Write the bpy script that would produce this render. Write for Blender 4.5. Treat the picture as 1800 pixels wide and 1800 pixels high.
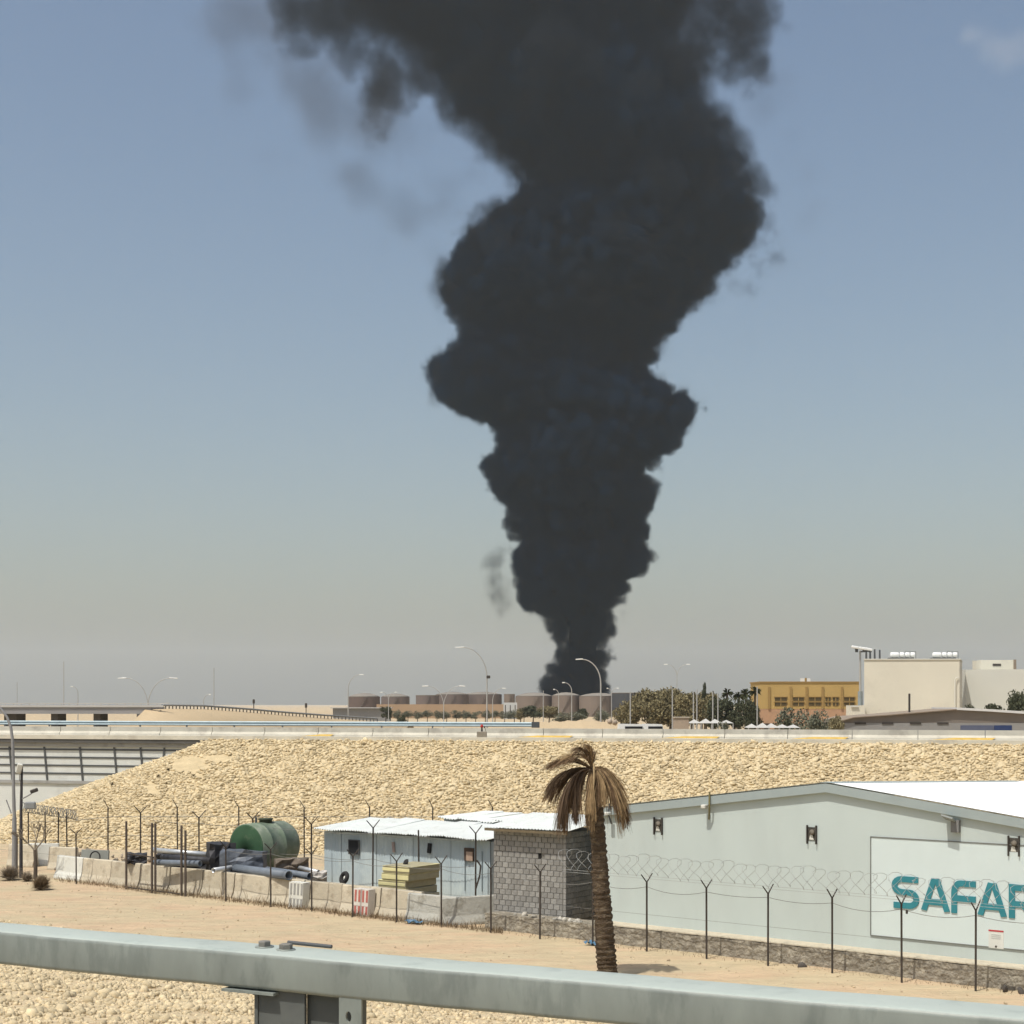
import bpy, math, random
import numpy as np
from mathutils import Vector, Matrix

for o in list(bpy.data.objects):
    bpy.data.objects.remove(o, do_unlink=True)
SC = bpy.context.scene
COL = SC.collection
R = math.radians
random.seed(7)
RNG = np.random.default_rng(11)

# ------------------------------------------------------------------ camera
CAM_Z = 8.0          # eye height over the sand beside the fence
FPX = 2800.0         # focal length in pixels of the 1800 px photograph
HOR = 1238.0         # pixel row of the horizon
cam = bpy.data.cameras.new('camera')
cam_o = bpy.data.objects.new('camera', cam)
COL.objects.link(cam_o)
cam.sensor_width = 36.0
cam.lens = FPX / 1800.0 * 36.0
cam.shift_y = (HOR - 900.0) / 1800.0
cam.clip_start = 0.1
cam.clip_end = 60000.0
cam_o.location = (0, 0, CAM_Z)
cam_o.rotation_euler = (R(90), 0, 0)
SC.camera = cam_o

# ------------------------------------------------------------------ sky, sun, exposure
SUN_AZ = math.atan2(-0.66, -0.75)      # compass direction of the sun, from +Y towards +X
SUN_EL = R(64)
sdir = Vector((math.sin(SUN_AZ) * math.cos(SUN_EL), math.cos(SUN_AZ) * math.cos(SUN_EL), math.sin(SUN_EL)))
world = bpy.data.worlds.new('World')
SC.world = world
world.use_nodes = True
wn = world.node_tree
wn.nodes.clear()
w_out = wn.nodes.new('ShaderNodeOutputWorld')
w_bg = wn.nodes.new('ShaderNodeBackground')
w_sky = wn.nodes.new('ShaderNodeTexSky')
w_sky.sky_type = 'NISHITA'
w_sky.sun_disc = False
w_sky.sun_elevation = SUN_EL
w_sky.sun_rotation = SUN_AZ
w_sky.altitude = 0
w_sky.air_density = 1.2
w_sky.dust_density = 2.9
w_sky.ozone_density = 0.0
w_bg.inputs['Strength'].default_value = 0.112
wn.links.new(w_sky.outputs[0], w_bg.inputs[0])
wn.links.new(w_bg.outputs[0], w_out.inputs[0])

sun = bpy.data.lights.new('sun', 'SUN')
sun.energy = 4.0
sun.angle = R(0.53)
sun.color = (1.0, 0.955, 0.87)
sun_o = bpy.data.objects.new('sun', sun)
COL.objects.link(sun_o)
sun_o.rotation_euler = (-sdir).to_track_quat('-Z', 'Y').to_euler()
sun_o.location = (-30, -30, 60)

SC.view_settings.view_transform = 'Standard'
SC.view_settings.look = 'None'
SC.view_settings.exposure = 0.0
SC.view_settings.gamma = 1.0
SC.view_settings.use_curve_mapping = False
SC.render.engine = 'CYCLES'
cy = SC.cycles
cy.use_denoising = True
try:
    cy.denoiser = 'OPENIMAGEDENOISE'
except Exception:
    pass
cy.max_bounces = 6
cy.diffuse_bounces = 3
cy.glossy_bounces = 2
cy.transmission_bounces = 2
cy.transparent_max_bounces = 8
cy.volume_bounces = 1
cy.use_adaptive_sampling = True
cy.adaptive_threshold = 0.02
cy.adaptive_min_samples = 12
cy.volume_step_rate = 1.0
cy.volume_max_steps = 512
cy.caustics_reflective = False
cy.caustics_refractive = False


# ------------------------------------------------------------------ pixel helpers: a pixel of the photo plus a depth is a point of the place
def P(px, py, Y):
    return Vector(((px - 900.0) * Y / FPX, Y, CAM_Z - (py - HOR) * Y / FPX))


def G(px, py, z=0.0):
    Y = (CAM_Z - z) * FPX / (py - HOR)
    return Vector(((px - 900.0) * Y / FPX, Y, z))


# ------------------------------------------------------------------ mesh helpers
class MB:
    def __init__(self):
        self.v = []
        self.f = []
        self.smooth = []

    def add(self, vs, fs, smooth=False):
        b = len(self.v)
        self.v += [tuple(p) for p in vs]
        self.f += [tuple(i + b for i in f) for f in fs]
        self.smooth += [smooth] * len(fs)
        return self

    def box(self, c, s, rz=0.0, rx=0.0, ry=0.0):
        m = Matrix.Translation(Vector(c)) @ Matrix.Rotation(rz, 4, 'Z') @ Matrix.Rotation(ry, 4, 'Y') @ Matrix.Rotation(rx, 4, 'X')
        h = [x / 2.0 for x in s]
        vs = [m @ Vector((x * h[0], y * h[1], z * h[2])) for z in (-1, 1) for y in (-1, 1) for x in (-1, 1)]
        return self.add(vs, [(0, 2, 3, 1), (4, 5, 7, 6), (0, 1, 5, 4), (2, 6, 7, 3), (0, 4, 6, 2), (1, 3, 7, 5)])

    def bbox(self, c, s, rz=0.0, bev=0.01, rx=0.0, ry=0.0):
        """a box whose edges are chamfered"""
        m = Matrix.Translation(Vector(c)) @ Matrix.Rotation(rz, 4, 'Z') @ Matrix.Rotation(ry, 4, 'Y') @ Matrix.Rotation(rx, 4, 'X')
        hx, hy, hz = [x / 2.0 for x in s]
        b = min(bev, hx * .45, hy * .45, hz * .45)
        vs = []
        idx = {}
        for sx in (-1, 1):
            for sy in (-1, 1):
                for sz in (-1, 1):
                    for ax in range(3):
                        p = [sx * hx, sy * hy, sz * hz]
                        for k in range(3):
                            if k != ax:
                                p[k] -= (sx, sy, sz)[k] * b
                        idx[(sx, sy, sz, ax)] = len(vs)
                        vs.append(m @ Vector(p))
        fs = []
        for ax in range(3):
            o1, o2 = [k for k in range(3) if k != ax]
            for s0 in (-1, 1):
                q = []
                for a, c2 in ((-1, -1), (1, -1), (1, 1), (-1, 1)):
                    key = [0, 0, 0]
                    key[ax] = s0
                    key[o1] = a
                    key[o2] = c2
                    q.append(idx[(*key, ax)])
                flip = (s0 == 1) ^ (ax == 1)
                fs.append(tuple(q if flip else q[::-1]))
        for ax in range(3):          # edges parallel to ax
            o1, o2 = [k for k in range(3) if k != ax]
            for a in (-1, 1):
                for c2 in (-1, 1):
                    def K(t, face):
                        key = [0, 0, 0]
                        key[ax] = t
                        key[o1] = a
                        key[o2] = c2
                        return idx[(*key, face)]
                    fs.append((K(-1, o1), K(1, o1), K(1, o2), K(-1, o2)))
        for sx in (-1, 1):
            for sy in (-1, 1):
                for sz in (-1, 1):
                    fs.append((idx[(sx, sy, sz, 0)], idx[(sx, sy, sz, 1)], idx[(sx, sy, sz, 2)]))
        return self.add(vs, fs)

    def ring(self, c, d, r, n, up=None):
        d = Vector(d).normalized()
        u = d.orthogonal().normalized() if up is None else (Vector(up) - d * Vector(up).dot(d)).normalized()
        w = d.cross(u)
        return [Vector(c) + (u * math.cos(2 * math.pi * k / n) + w * math.sin(2 * math.pi * k / n)) * r for k in range(n)]

    def tube(self, pts, rad, n=8, caps=True, smooth=True):
        pts = [Vector(p) for p in pts]
        if not hasattr(rad, '__len__'):
            rad = [rad] * len(pts)
        vs = []
        u = None
        for i, p in enumerate(pts):
            a = pts[max(i - 1, 0)]
            b = pts[min(i + 1, len(pts) - 1)]
            d = (b - a).normalized()
            if u is None:
                u = d.orthogonal().normalized()
            u = (u - d * u.dot(d))
            u = u.normalized() if u.length > 1e-6 else d.orthogonal().normalized()
            w = d.cross(u)
            vs += [p + (u * math.cos(2 * math.pi * k / n) + w * math.sin(2 * math.pi * k / n)) * rad[i] for k in range(n)]
        fs = []
        for i in range(len(pts) - 1):
            for k in range(n):
                fs.append((i * n + k, i * n + (k + 1) % n, (i + 1) * n + (k + 1) % n, (i + 1) * n + k))
        self.add(vs, fs, smooth)
        if caps:
            m = (len(pts) - 1) * n
            self.add(vs[:n], [tuple(range(n))[::-1]])
            self.add(vs[m:], [tuple(range(n))])
        return self

    def cyl(self, p0, p1, r0, r1=None, n=12, smooth=True):
        return self.tube([p0, p1], [r0, r0 if r1 is None else r1], n, True, smooth)

    def lathe(self, c, prof, n=24, smooth=True, axis='Z', m=None):
        """prof: list of (radius, height)"""
        vs = []
        for r, h in prof:
            for k in range(n):
                a = 2 * math.pi * k / n
                vs.append(Vector((r * math.cos(a), r * math.sin(a), h)))
        mm = Matrix.Translation(Vector(c)) @ (m if m is not None else Matrix.Identity(4))
        vs = [mm @ v for v in vs]
        fs = []
        for i in range(len(prof) - 1):
            for k in range(n):
                fs.append((i * n + k, i * n + (k + 1) % n, (i + 1) * n + (k + 1) % n, (i + 1) * n + k))
        fs.append(tuple(range(n))[::-1])
        b = (len(prof) - 1) * n
        fs.append(tuple(b + k for k in range(n)))
        return self.add(vs, fs, smooth)

    def prism(self, poly, ext, smooth=False):
        """poly: list of 3D points, ext: vector"""
        n = len(poly)
        poly = [Vector(p) for p in poly]
        ext = Vector(ext)
        vs = poly + [p + ext for p in poly]
        fs = [tuple(range(n))[::-1], tuple(range(n, 2 * n))]
        for k in range(n):
            fs.append((k, (k + 1) % n, n + (k + 1) % n, n + k))
        return self.add(vs, fs, smooth)

    def quad(self, a, b, c, d):
        return self.add([a, b, c, d], [(0, 1, 2, 3)])

    def build(self, name, mat, parent=None, local=False):
        me = bpy.data.meshes.new(name)
        me.from_pydata(self.v, [], self.f)
        if any(self.smooth):
            me.polygons.foreach_set('use_smooth', self.smooth)
        if mat is not None:
            me.materials.append(mat)
        me.update()
        return link(name, me, parent, local)


def fixn(o):
    import bmesh
    bm = bmesh.new()
    bm.from_mesh(o.data)
    bmesh.ops.recalc_face_normals(bm, faces=bm.faces)
    bm.to_mesh(o.data)
    bm.free()
    return o


def wmat(o):
    m = Matrix.LocRotScale(o.location, o.rotation_euler, o.scale)
    return m if o.parent is None else wmat(o.parent) @ o.matrix_parent_inverse @ m


def link(name, data, parent=None, local=False):
    o = bpy.data.objects.new(name, data)
    COL.objects.link(o)
    if parent is not None:
        o.parent = parent
        if not local:
            o.matrix_parent_inverse = wmat(parent).inverted()
    return o


def empty(name, loc=(0, 0, 0), rz=0.0):
    o = bpy.data.objects.new(name, None)
    o.empty_display_size = 0.3
    COL.objects.link(o)
    o.location = loc
    o.rotation_euler = (0, 0, rz)
    return o


def tag(o, label=None, cat=None, group=None, kind=None):
    if label:
        o['label'] = label
    if cat:
        o['category'] = cat
    if group:
        o['group'] = group
    if kind:
        o['kind'] = kind
    return o


def copy_tree(o, parent=None):
    c = o.copy()
    COL.objects.link(c)
    c.parent = parent
    if parent is not None:
        c.matrix_parent_inverse = o.matrix_parent_inverse.copy()
    for ch in list(KIDS.get(o.name, [])):
        copy_tree(ch, c)
    return c


KIDS = {}


def note(root):
    """remember the children of a prototype (and theirs) so that copies need no scene search"""
    KIDS[root.name] = [c for c in COL.objects if c.parent == root]
    for c in KIDS[root.name]:
        KIDS[c.name] = [g for g in COL.objects if g.parent == c]
    return root


# ------------------------------------------------------------------ materials
def M(name, c, rough=0.85, var=0.12, scale=1.5, bump=0.0, bscale=20.0, metal=0.0, c2=None, s2=3.0, lo=0.5, hi=0.65,
      stretch=None, spec=0.3, detail=5.0, obj_var=0.0):
    """base colour with noise variation, a second colour in patches, fine relief"""
    m = bpy.data.materials.new(name)
    m.use_nodes = True
    nt = m.node_tree
    b = nt.nodes['Principled BSDF']
    b.inputs['Roughness'].default_value = rough
    b.inputs['Metallic'].default_value = metal
    b.inputs['Specular IOR Level'].default_value = spec
    tc = nt.nodes.new('ShaderNodeTexCoord')
    src = tc.outputs['Object']
    if stretch:
        mp = nt.nodes.new('ShaderNodeMapping')
        mp.inputs['Scale'].default_value = stretch
        nt.links.new(src, mp.inputs['Vector'])
        src = mp.outputs[0]
    n1 = nt.nodes.new('ShaderNodeTexNoise')
    n1.inputs['Scale'].default_value = scale
    n1.inputs['Detail'].default_value = detail
    n1.inputs['Roughness'].default_value = 0.6
    nt.links.new(src, n1.inputs['Vector'])
    mr = nt.nodes.new('ShaderNodeMapRange')
    mr.inputs['From Min'].default_value = 0.25
    mr.inputs['From Max'].default_value = 0.75
    mr.inputs['To Min'].default_value = 1.0 - var
    mr.inputs['To Max'].default_value = 1.0 + var
    nt.links.new(n1.outputs['Fac'], mr.inputs['Value'])
    col = nt.nodes.new('ShaderNodeRGB')
    col.outputs[0].default_value = (*c, 1)
    cur = col.outputs[0]
    if c2 is not None:
        n2 = nt.nodes.new('ShaderNodeTexNoise')
        n2.inputs['Scale'].default_value = s2
        n2.inputs['Detail'].default_value = 6
        n2.inputs['Roughness'].default_value = 0.65
        nt.links.new(src, n2.inputs['Vector'])
        r2 = nt.nodes.new('ShaderNodeMapRange')
        r2.interpolation_type = 'SMOOTHSTEP'
        r2.inputs['From Min'].default_value = lo
        r2.inputs['From Max'].default_value = hi
        nt.links.new(n2.outputs['Fac'], r2.inputs['Value'])
        mx = nt.nodes.new('ShaderNodeMix')
        mx.data_type = 'RGBA'
        for s in mx.inputs:
            if s.type == 'RGBA' and s.name == 'B':
                s.default_value = (*c2, 1)
        nt.links.new(r2.outputs[0], mx.inputs[0])
        a_in = [s for s in mx.inputs if s.type == 'RGBA' and s.name == 'A'][0]
        nt.links.new(cur, a_in)
        cur = [s for s in mx.outputs if s.type == 'RGBA'][0]
    fac = mr.outputs[0]
    if obj_var:
        oi = nt.nodes.new('ShaderNodeObjectInfo')
        m2 = nt.nodes.new('ShaderNodeMapRange')
        m2.inputs['To Min'].default_value = 1 - obj_var
        m2.inputs['To Max'].default_value = 1 + obj_var
        nt.links.new(oi.outputs['Random'], m2.inputs['Value'])
        mu = nt.nodes.new('ShaderNodeMath')
        mu.operation = 'MULTIPLY'
        nt.links.new(fac, mu.inputs[0])
        nt.links.new(m2.outputs[0], mu.inputs[1])
        fac = mu.outputs[0]
    vm = nt.nodes.new('ShaderNodeVectorMath')
    vm.operation = 'SCALE'
    nt.links.new(cur, vm.inputs[0])
    nt.links.new(fac, vm.inputs['Scale'])
    nt.links.new(vm.outputs[0], b.inputs['Base Color'])
    if bump:
        n3 = nt.nodes.new('ShaderNodeTexNoise')
        n3.inputs['Scale'].default_value = bscale
        n3.inputs['Detail'].default_value = 6
        nt.links.new(src, n3.inputs['Vector'])
        bp = nt.nodes.new('ShaderNodeBump')
        bp.inputs['Strength'].default_value = bump
        bp.inputs['Distance'].default_value = 1.0 / bscale
        nt.links.new(n3.outputs['Fac'], bp.inputs['Height'])
        nt.links.new(bp.outputs[0], b.inputs['Normal'])
    return m

# ------------------------------------------------------------------ materials of the place
m_sand = M('desert_sand', (0.455, 0.375, 0.245), rough=0.95, var=0.14, scale=1.4, bump=0.55, bscale=5.0, c2=(0.49, 0.365, 0.24), s2=0.5, lo=0.40, hi=0.66, spec=0.1, stretch=(0.5, 1.2, 1))
m_rock = M('limestone_rubble', (0.50, 0.405, 0.25), rough=0.95, var=0.22, scale=1.1, bump=0.5, bscale=14.0, c2=(0.44, 0.31, 0.19), s2=0.5, lo=0.5, hi=0.7, spec=0.1)
m_mortar = M('rubble_bed', (0.50, 0.405, 0.25), rough=1.0, var=0.2, scale=1.5, spec=0.0)
m_gravel = M('crushed_stone', (0.52, 0.425, 0.275), rough=0.95, var=0.2, scale=2.3, bump=0.3, bscale=25.0, spec=0.1, c2=(0.45, 0.34, 0.21), s2=3.0)
m_asphalt = M('asphalt', (0.10, 0.098, 0.092), rough=0.9, var=0.2, scale=0.6, spec=0.2)
m_conc = M('pale_concrete', (0.56, 0.53, 0.44), rough=0.9, var=0.14, scale=0.8, c2=(0.45, 0.42, 0.35), s2=0.7, spec=0.15)
m_conc_grey = M('grey_concrete', (0.33, 0.33, 0.315), rough=0.9, var=0.12, scale=0.7, c2=(0.27, 0.27, 0.255), s2=0.9, spec=0.15)
m_yellow = M('road_yellow', (0.55, 0.37, 0.09), rough=0.8, var=0.2, scale=3.0)
m_galv_far = M('galvanised_pale', (0.52, 0.62, 0.64), rough=0.45, var=0.1, metal=0.2)
m_dark = M('dark_steel', (0.055, 0.048, 0.042), rough=0.7, var=0.25, scale=6.0)
m_rail_dark = M('painted_steel', (0.085, 0.09, 0.092), rough=0.6, var=0.15)


def noise2(x, y, s=1.0, seed=0.0):
    x = np.asarray(x) * s
    y = np.asarray(y) * s
    v = np.zeros_like(x, dtype=float)
    for i, (a, b, c) in enumerate(((1.0, .3, .2), (.4, -1.1, 1.3), (-.8, .9, 2.1), (1.9, .7, .6), (-1.3, 2.1, 1.7), (3.1, -2.3, .9), (2.2, 3.7, 2.9))):
        v += np.sin(a * x + b * y + c + seed * (i + 1)) / (1 + i * 0.4)
    return v / 4.0


# ------------------------------------------------------------------ ground sheet, finer near the camera, to the horizon
def toe_s(X, Y):
    return (46.0 - 0.64 * X - Y) / 1.187


def bank_z(s):
    return np.interp(s, [-5, 0, 10, 20, 34, 60], [-0.35, -0.02, 1.0, 2.3, 6.3, 6.3])


gx = np.concatenate([[-9000, -5000, -2500, -1200, -600, -300, -150, -80], np.arange(-45, 45.1, 1.0), [80, 150, 300, 600, 1200, 2500, 5000, 9000]])
gy = np.concatenate([[-60, -20, 10, 30], np.arange(36, 100.1, 1.0), [120, 160, 250, 400, 700, 1200, 2500, 5000, 9000, 17500]])
XX, YY = np.meshgrid(gx, gy)
ZZ = np.where((np.abs(XX) < 46) & (YY > 36) & (YY < 100), 0.05 * noise2(XX, YY, 0.9) + 0.03 * noise2(XX, YY, 2.7, 1.0), 0.0)
nx_, ny_ = len(gx), len(gy)
gv = np.stack([XX, YY, ZZ], -1).reshape(-1, 3)
gf = [(j * nx_ + i, j * nx_ + i + 1, (j + 1) * nx_ + i + 1, (j + 1) * nx_ + i) for j in range(ny_ - 1) for i in range(nx_ - 1)]
ground = MB().add(gv, gf, True).build('ground', m_sand)
tag(ground, kind='structure')

# ------------------------------------------------------------------ the bank of our own road, its shoulder, and the road we stand on
bx = np.arange(-46, 46.1, 1.0)
bs = np.concatenate([np.arange(-3, 36, 0.75), [40, 52]])
bv = []
for s in bs:
    for x in bx:
        y = 46.0 - 0.64 * x - s * 1.187
        zz = float(bank_z(s)) + (0.10 * float(noise2(x, y, 0.7)) + 0.04 * float(noise2(x, y, 2.3, 2.0)) if s < 33 else 0.0)
        bv.append((x, y, zz))
nbx = len(bx)
bf = [(j * nbx + i, (j + 1) * nbx + i, (j + 1) * nbx + i + 1, j * nbx + i + 1) for j in range(len(bs) - 1) for i in range(nbx - 1)]
bank = MB().add(bv, bf, True).build('roadside_bank', m_gravel)
tag(bank, kind='structure')
rv = []
for s in (36.6, 52.0):
    for x in (-46, 46):
        rv.append((x, 46.0 - 0.64 * x - s * 1.187, 6.31))
road_near = MB().add(rv, [(0, 2, 3, 1)]).build('road', m_asphalt)
tag(road_near, kind='structure')

ICO_V = []
ph = (1 + 5 ** 0.5) / 2
for a in (-1, 1):
    for b in (-ph, ph):
        ICO_V += [(0, a, b), (a, b, 0), (b, 0, a)]
ICO_V = np.array(ICO_V) / math.sqrt(1 + ph * ph)
ICO_F = []
for i in range(12):
    for j in range(i + 1, 12):
        for k in range(j + 1, 12):
            d = [np.linalg.norm(ICO_V[p] - ICO_V[q]) for p, q in ((i, j), (j, k), (i, k))]
            if max(d) < 1.1:
                n = np.cross(ICO_V[j] - ICO_V[i], ICO_V[k] - ICO_V[i])
                ICO_F.append((i, j, k) if np.dot(n, ICO_V[i]) > 0 else (i, k, j))
ICO_F = np.array(ICO_F)


def ico2():
    vs = [tuple(v) for v in ICO_V]
    mid = {}
    fs = []
    def m_(i, j):
        key = (min(i, j), max(i, j))
        if key not in mid:
            p = (np.array(vs[i]) + np.array(vs[j]))
            vs.append(tuple(p / np.linalg.norm(p)))
            mid[key] = len(vs) - 1
        return mid[key]
    for a, b, c in ICO_F:
        ab, bc, ca = m_(a, b), m_(b, c), m_(c, a)
        fs += [(a, ab, ca), (b, bc, ab), (c, ca, bc), (ab, bc, ca)]
    return np.array(vs), np.array(fs)


ICO2_V, ICO2_F = ico2()


def rand_rot(n, rng, tilt=1.0):
    q = rng.normal(size=(n, 4))
    q[:, 1:3] *= tilt
    q /= np.linalg.norm(q, axis=1, keepdims=True)
    w, x, y, z = q.T
    return np.stack([np.stack([1 - 2 * (y * y + z * z), 2 * (x * y - z * w), 2 * (x * z + y * w)], -1),
                     np.stack([2 * (x * y + z * w), 1 - 2 * (x * x + z * z), 2 * (y * z - x * w)], -1),
                     np.stack([2 * (x * z - y * w), 2 * (y * z + x * w), 1 - 2 * (x * x + y * y)], -1)], 1)


def rock_mesh(name, cen, size, flat, rng, base=(ICO_V, ICO_F), jit=0.2, frame=None, tilt=1.0):
    """many angular stones in one mesh; frame: 3x3 whose columns are the surface's axes"""
    V0, F0 = base
    n = len(cen)
    nv = len(V0)
    v = V0[None] * (1 + rng.uniform(-jit, jit, size=(n, nv, 1)))
    v = v * (size[:, None, None] * np.stack([rng.uniform(0.75, 1.25, n), rng.uniform(0.75, 1.25, n), np.full(n, flat) * rng.uniform(0.7, 1.3, n)], -1)[:, None, :])
    Rm = rand_rot(n, rng, tilt)
    v = np.einsum('nij,nvj->nvi', Rm, v)
    if frame is not None:
        v = np.einsum('nij,nvj->nvi', frame, v)
    v = v + cen[:, None, :]
    f = F0[None] + (np.arange(n) * nv)[:, None, None]
    return fast_mesh(name, v.reshape(-1, 3), f.reshape(-1, 3))


def fast_mesh(name, v, f):
    me = bpy.data.meshes.new(name)
    v = np.ascontiguousarray(v, dtype=np.float32)
    f = np.ascontiguousarray(f, dtype=np.int32)
    me.vertices.add(len(v))
    me.vertices.foreach_set('co', v.ravel())
    k = f.shape[1]
    me.loops.add(f.size)
    me.loops.foreach_set('vertex_index', f.ravel())
    me.polygons.add(len(f))
    me.polygons.foreach_set('loop_start', np.arange(0, f.size, k, dtype=np.int32))
    try:
        me.polygons.foreach_set('loop_total', np.full(len(f), k, dtype=np.int32))
    except Exception:
        pass
    me.update(calc_edges=True)
    return me


def tinted(name, base, var, islands=True, rough=0.95, bump=0.4, bscale=14.0, alt=None):
    """stone colour that differs from stone to stone"""
    m = M(name, base, rough=rough, var=0.15, scale=2.0, bump=bump, bscale=bscale, spec=0.1)
    nt = m.node_tree
    b = nt.nodes['Principled BSDF']
    src = b.inputs['Base Color'].links[0].from_socket
    ge = nt.nodes.new('ShaderNodeNewGeometry')
    mr = nt.nodes.new('ShaderNodeMapRange')
    mr.inputs['To Min'].default_value = 1 - var
    mr.inputs['To Max'].default_value = 1 + var
    nt.links.new(ge.outputs['Random Per Island'], mr.inputs['Value'])
    vm = nt.nodes.new('ShaderNodeVectorMath')
    vm.operation = 'SCALE'
    nt.links.new(src, vm.inputs[0])
    nt.links.new(mr.outputs[0], vm.inputs['Scale'])
    nt.links.new(vm.outputs[0], b.inputs['Base Color'])
    return m


m_stone = tinted('riprap_stone', (0.565, 0.468, 0.30), 0.22)
m_pebble = tinted('rubble_stone', (0.53, 0.44, 0.285), 0.22, bscale=40.0)

# loose crushed stone over the near bank
ng_ = 46000
ax_ = RNG.uniform(-24, 14, ng_)
as_ = RNG.uniform(0.0, 1.0, ng_) ** 1.0 * 22.5 - 0.8
ay_ = 46.0 - 0.64 * ax_ - as_ * 1.187
az_ = bank_z(as_) + 0.10 * noise2(ax_, ay_, 0.7) + 0.04 * noise2(ax_, ay_, 2.3, 2.0)
pxs = 900 + ax_ * FPX / ay_
keep = (pxs > -60) & (pxs < 1400) & ((as_ > 0.4) | (RNG.random(ng_) < 0.5))
cen = np.stack([ax_, ay_, np.maximum(az_, -0.01)], -1)[keep]
siz = np.clip(RNG.lognormal(-3.0, 0.42, len(cen)), 0.025, 0.16)
me = rock_mesh('bank_rubble', cen, siz, 0.75, RNG)
me.materials.append(m_pebble)
rub = link('bank_rubble', me)
tag(rub, 'crushed pale stone strewn over the bank below the guardrail', 'rubble', kind='stuff')

# pebbles and clods strewn thinly over the sand
nq = 1700
qx = RNG.uniform(-26, 16, nq)
qo = RNG.uniform(0, 1, nq)
qy_far = 55.0 - 0.8164 * qx
qy_near = 46.0 - 0.64 * qx
qy = qy_near + (qy_far - qy_near) * qo
cen = np.stack([qx, qy, 0.05 * noise2(qx, qy, 0.9) + 0.03 * noise2(qx, qy, 2.7, 1.0)], -1)
siz = np.clip(RNG.lognormal(-3.95, 0.55, nq), 0.01, 0.08)
me = rock_mesh('sand_pebbles', cen, siz, 0.6, RNG)
me.materials.append(tinted('sand_pebble', (0.46, 0.37, 0.245), 0.25, bscale=40.0))
tag(link('sand_pebbles', me), 'small pebbles and clods strewn over the sandy track', 'pebbles', kind='stuff')

# ------------------------------------------------------------------ rock-faced embankment that carries the far road
EZ = 5.8
E_L = Vector((-19.4, 102.7, 0))                       # left end of the crest
U = Vector((0.9633, -0.2684, 0))                      # along the crest, to the right
NF = Vector((-0.2684, -0.9633, 0))                    # down the slope, towards the camera
RUN = 15.0
LEN = 82.0


def slope_pt(t, f, lift=0.0):
    """t < 0: fan round the left end (t is an angle in radians, negative), f 0..1 down the slope"""
    if t >= 0:
        base = E_L + U * t
        d = NF
    else:
        a = -t
        d = NF * math.cos(a) - U * math.sin(a)
        base = E_L
    p = base + d * (RUN * f)
    n = Vector((d.x * EZ / RUN, d.y * EZ / RUN, 1.0)).normalized()
    z = EZ * (1 - f)
    z += 0.14 * float(noise2(p.x, p.y, 0.55)) * min(1.0, 6 * f) * min(1.0, 8 * (1.02 - f))
    return Vector((p.x, p.y, z)) + n * lift, n, d


ts = list(np.linspace(-1.95, -0.06, 18)) + list(np.linspace(0, LEN, 56))
fs_ = np.linspace(0, 1.04, 14)
ev = []
for t in ts:
    for f in fs_:
        ev.append(slope_pt(t, f, -0.055)[0])
nf_ = len(fs_)
ef = [(i * nf_ + k, i * nf_ + k + 1, (i + 1) * nf_ + k + 1, (i + 1) * nf_ + k) for i in range(len(ts) - 1) for k in range(nf_ - 1)]
embankment = MB().add(ev, ef, True).build('embankment', m_mortar)
tag(embankment, kind='structure')
# stones: a jittered triangular lattice over the slope
ST_C, ST_S, ST_F = [], [], []
sp = 0.225
srng = np.random.default_rng(23)


def put_stone(t, f, size):
    p, n, d = slope_pt(t, f, srng.uniform(-0.075, -0.03))
    yv = n.cross(d)
    ST_C.append(p)
    ST_S.append(size)
    ST_F.append(np.array([[d.x, yv.x, n.x], [d.y, yv.y, n.y], [d.z, yv.z, n.z]]))


slen = math.hypot(RUN, EZ)
rows = int(slen / (sp * 0.87))
for r_ in range(rows):
    f = (r_ + 0.5) / rows
    tt = (r_ % 2) * sp * 0.5
    while tt < 57.0:
        put_stone(tt + srng.uniform(-0.09, 0.09), min(1.0, max(0.004, f + srng.uniform(-0.006, 0.006))), srng.uniform(0.10, 0.175) * (1.45 if srng.random() < 0.10 else 1.0))
        tt += sp
    ang = 0.0
    rad = max(RUN * f, 0.3)
    while ang < 1.75:
        put_stone(-ang - 0.001 + srng.uniform(-0.05, 0.05) / rad, min(1.0, max(0.004, f + srng.uniform(-0.006, 0.006))), srng.uniform(0.10, 0.175))
        ang += sp / rad
ST_C = np.array([tuple(p) for p in ST_C])
ST_S = np.array(ST_S)
ST_F = np.array(ST_F)
# bare washed-out patches high on the left shoulder of the slope
pxs = 900 + ST_C[:, 0] * FPX / ST_C[:, 1]
pys = HOR + (CAM_Z - ST_C[:, 2]) * FPX / ST_C[:, 1]
bare = np.zeros(len(ST_C), bool)
for cx_, cy_, rx_, ry_ in ((335, 1345, 36, 16), (268, 1385, 13, 12), (280, 1361, 9, 4), (350, 1363, 12, 5), (385, 1332, 30, 8)):
    bare |= ((pxs - cx_) / rx_) ** 2 + ((pys - cy_) / ry_) ** 2 < srng.uniform(0.5, 1.1, len(ST_C))
keep = ~bare
ST_C, ST_S, ST_F, pxs, pys = ST_C[keep], ST_S[keep], ST_F[keep], pxs[keep], pys[keep]
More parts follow.
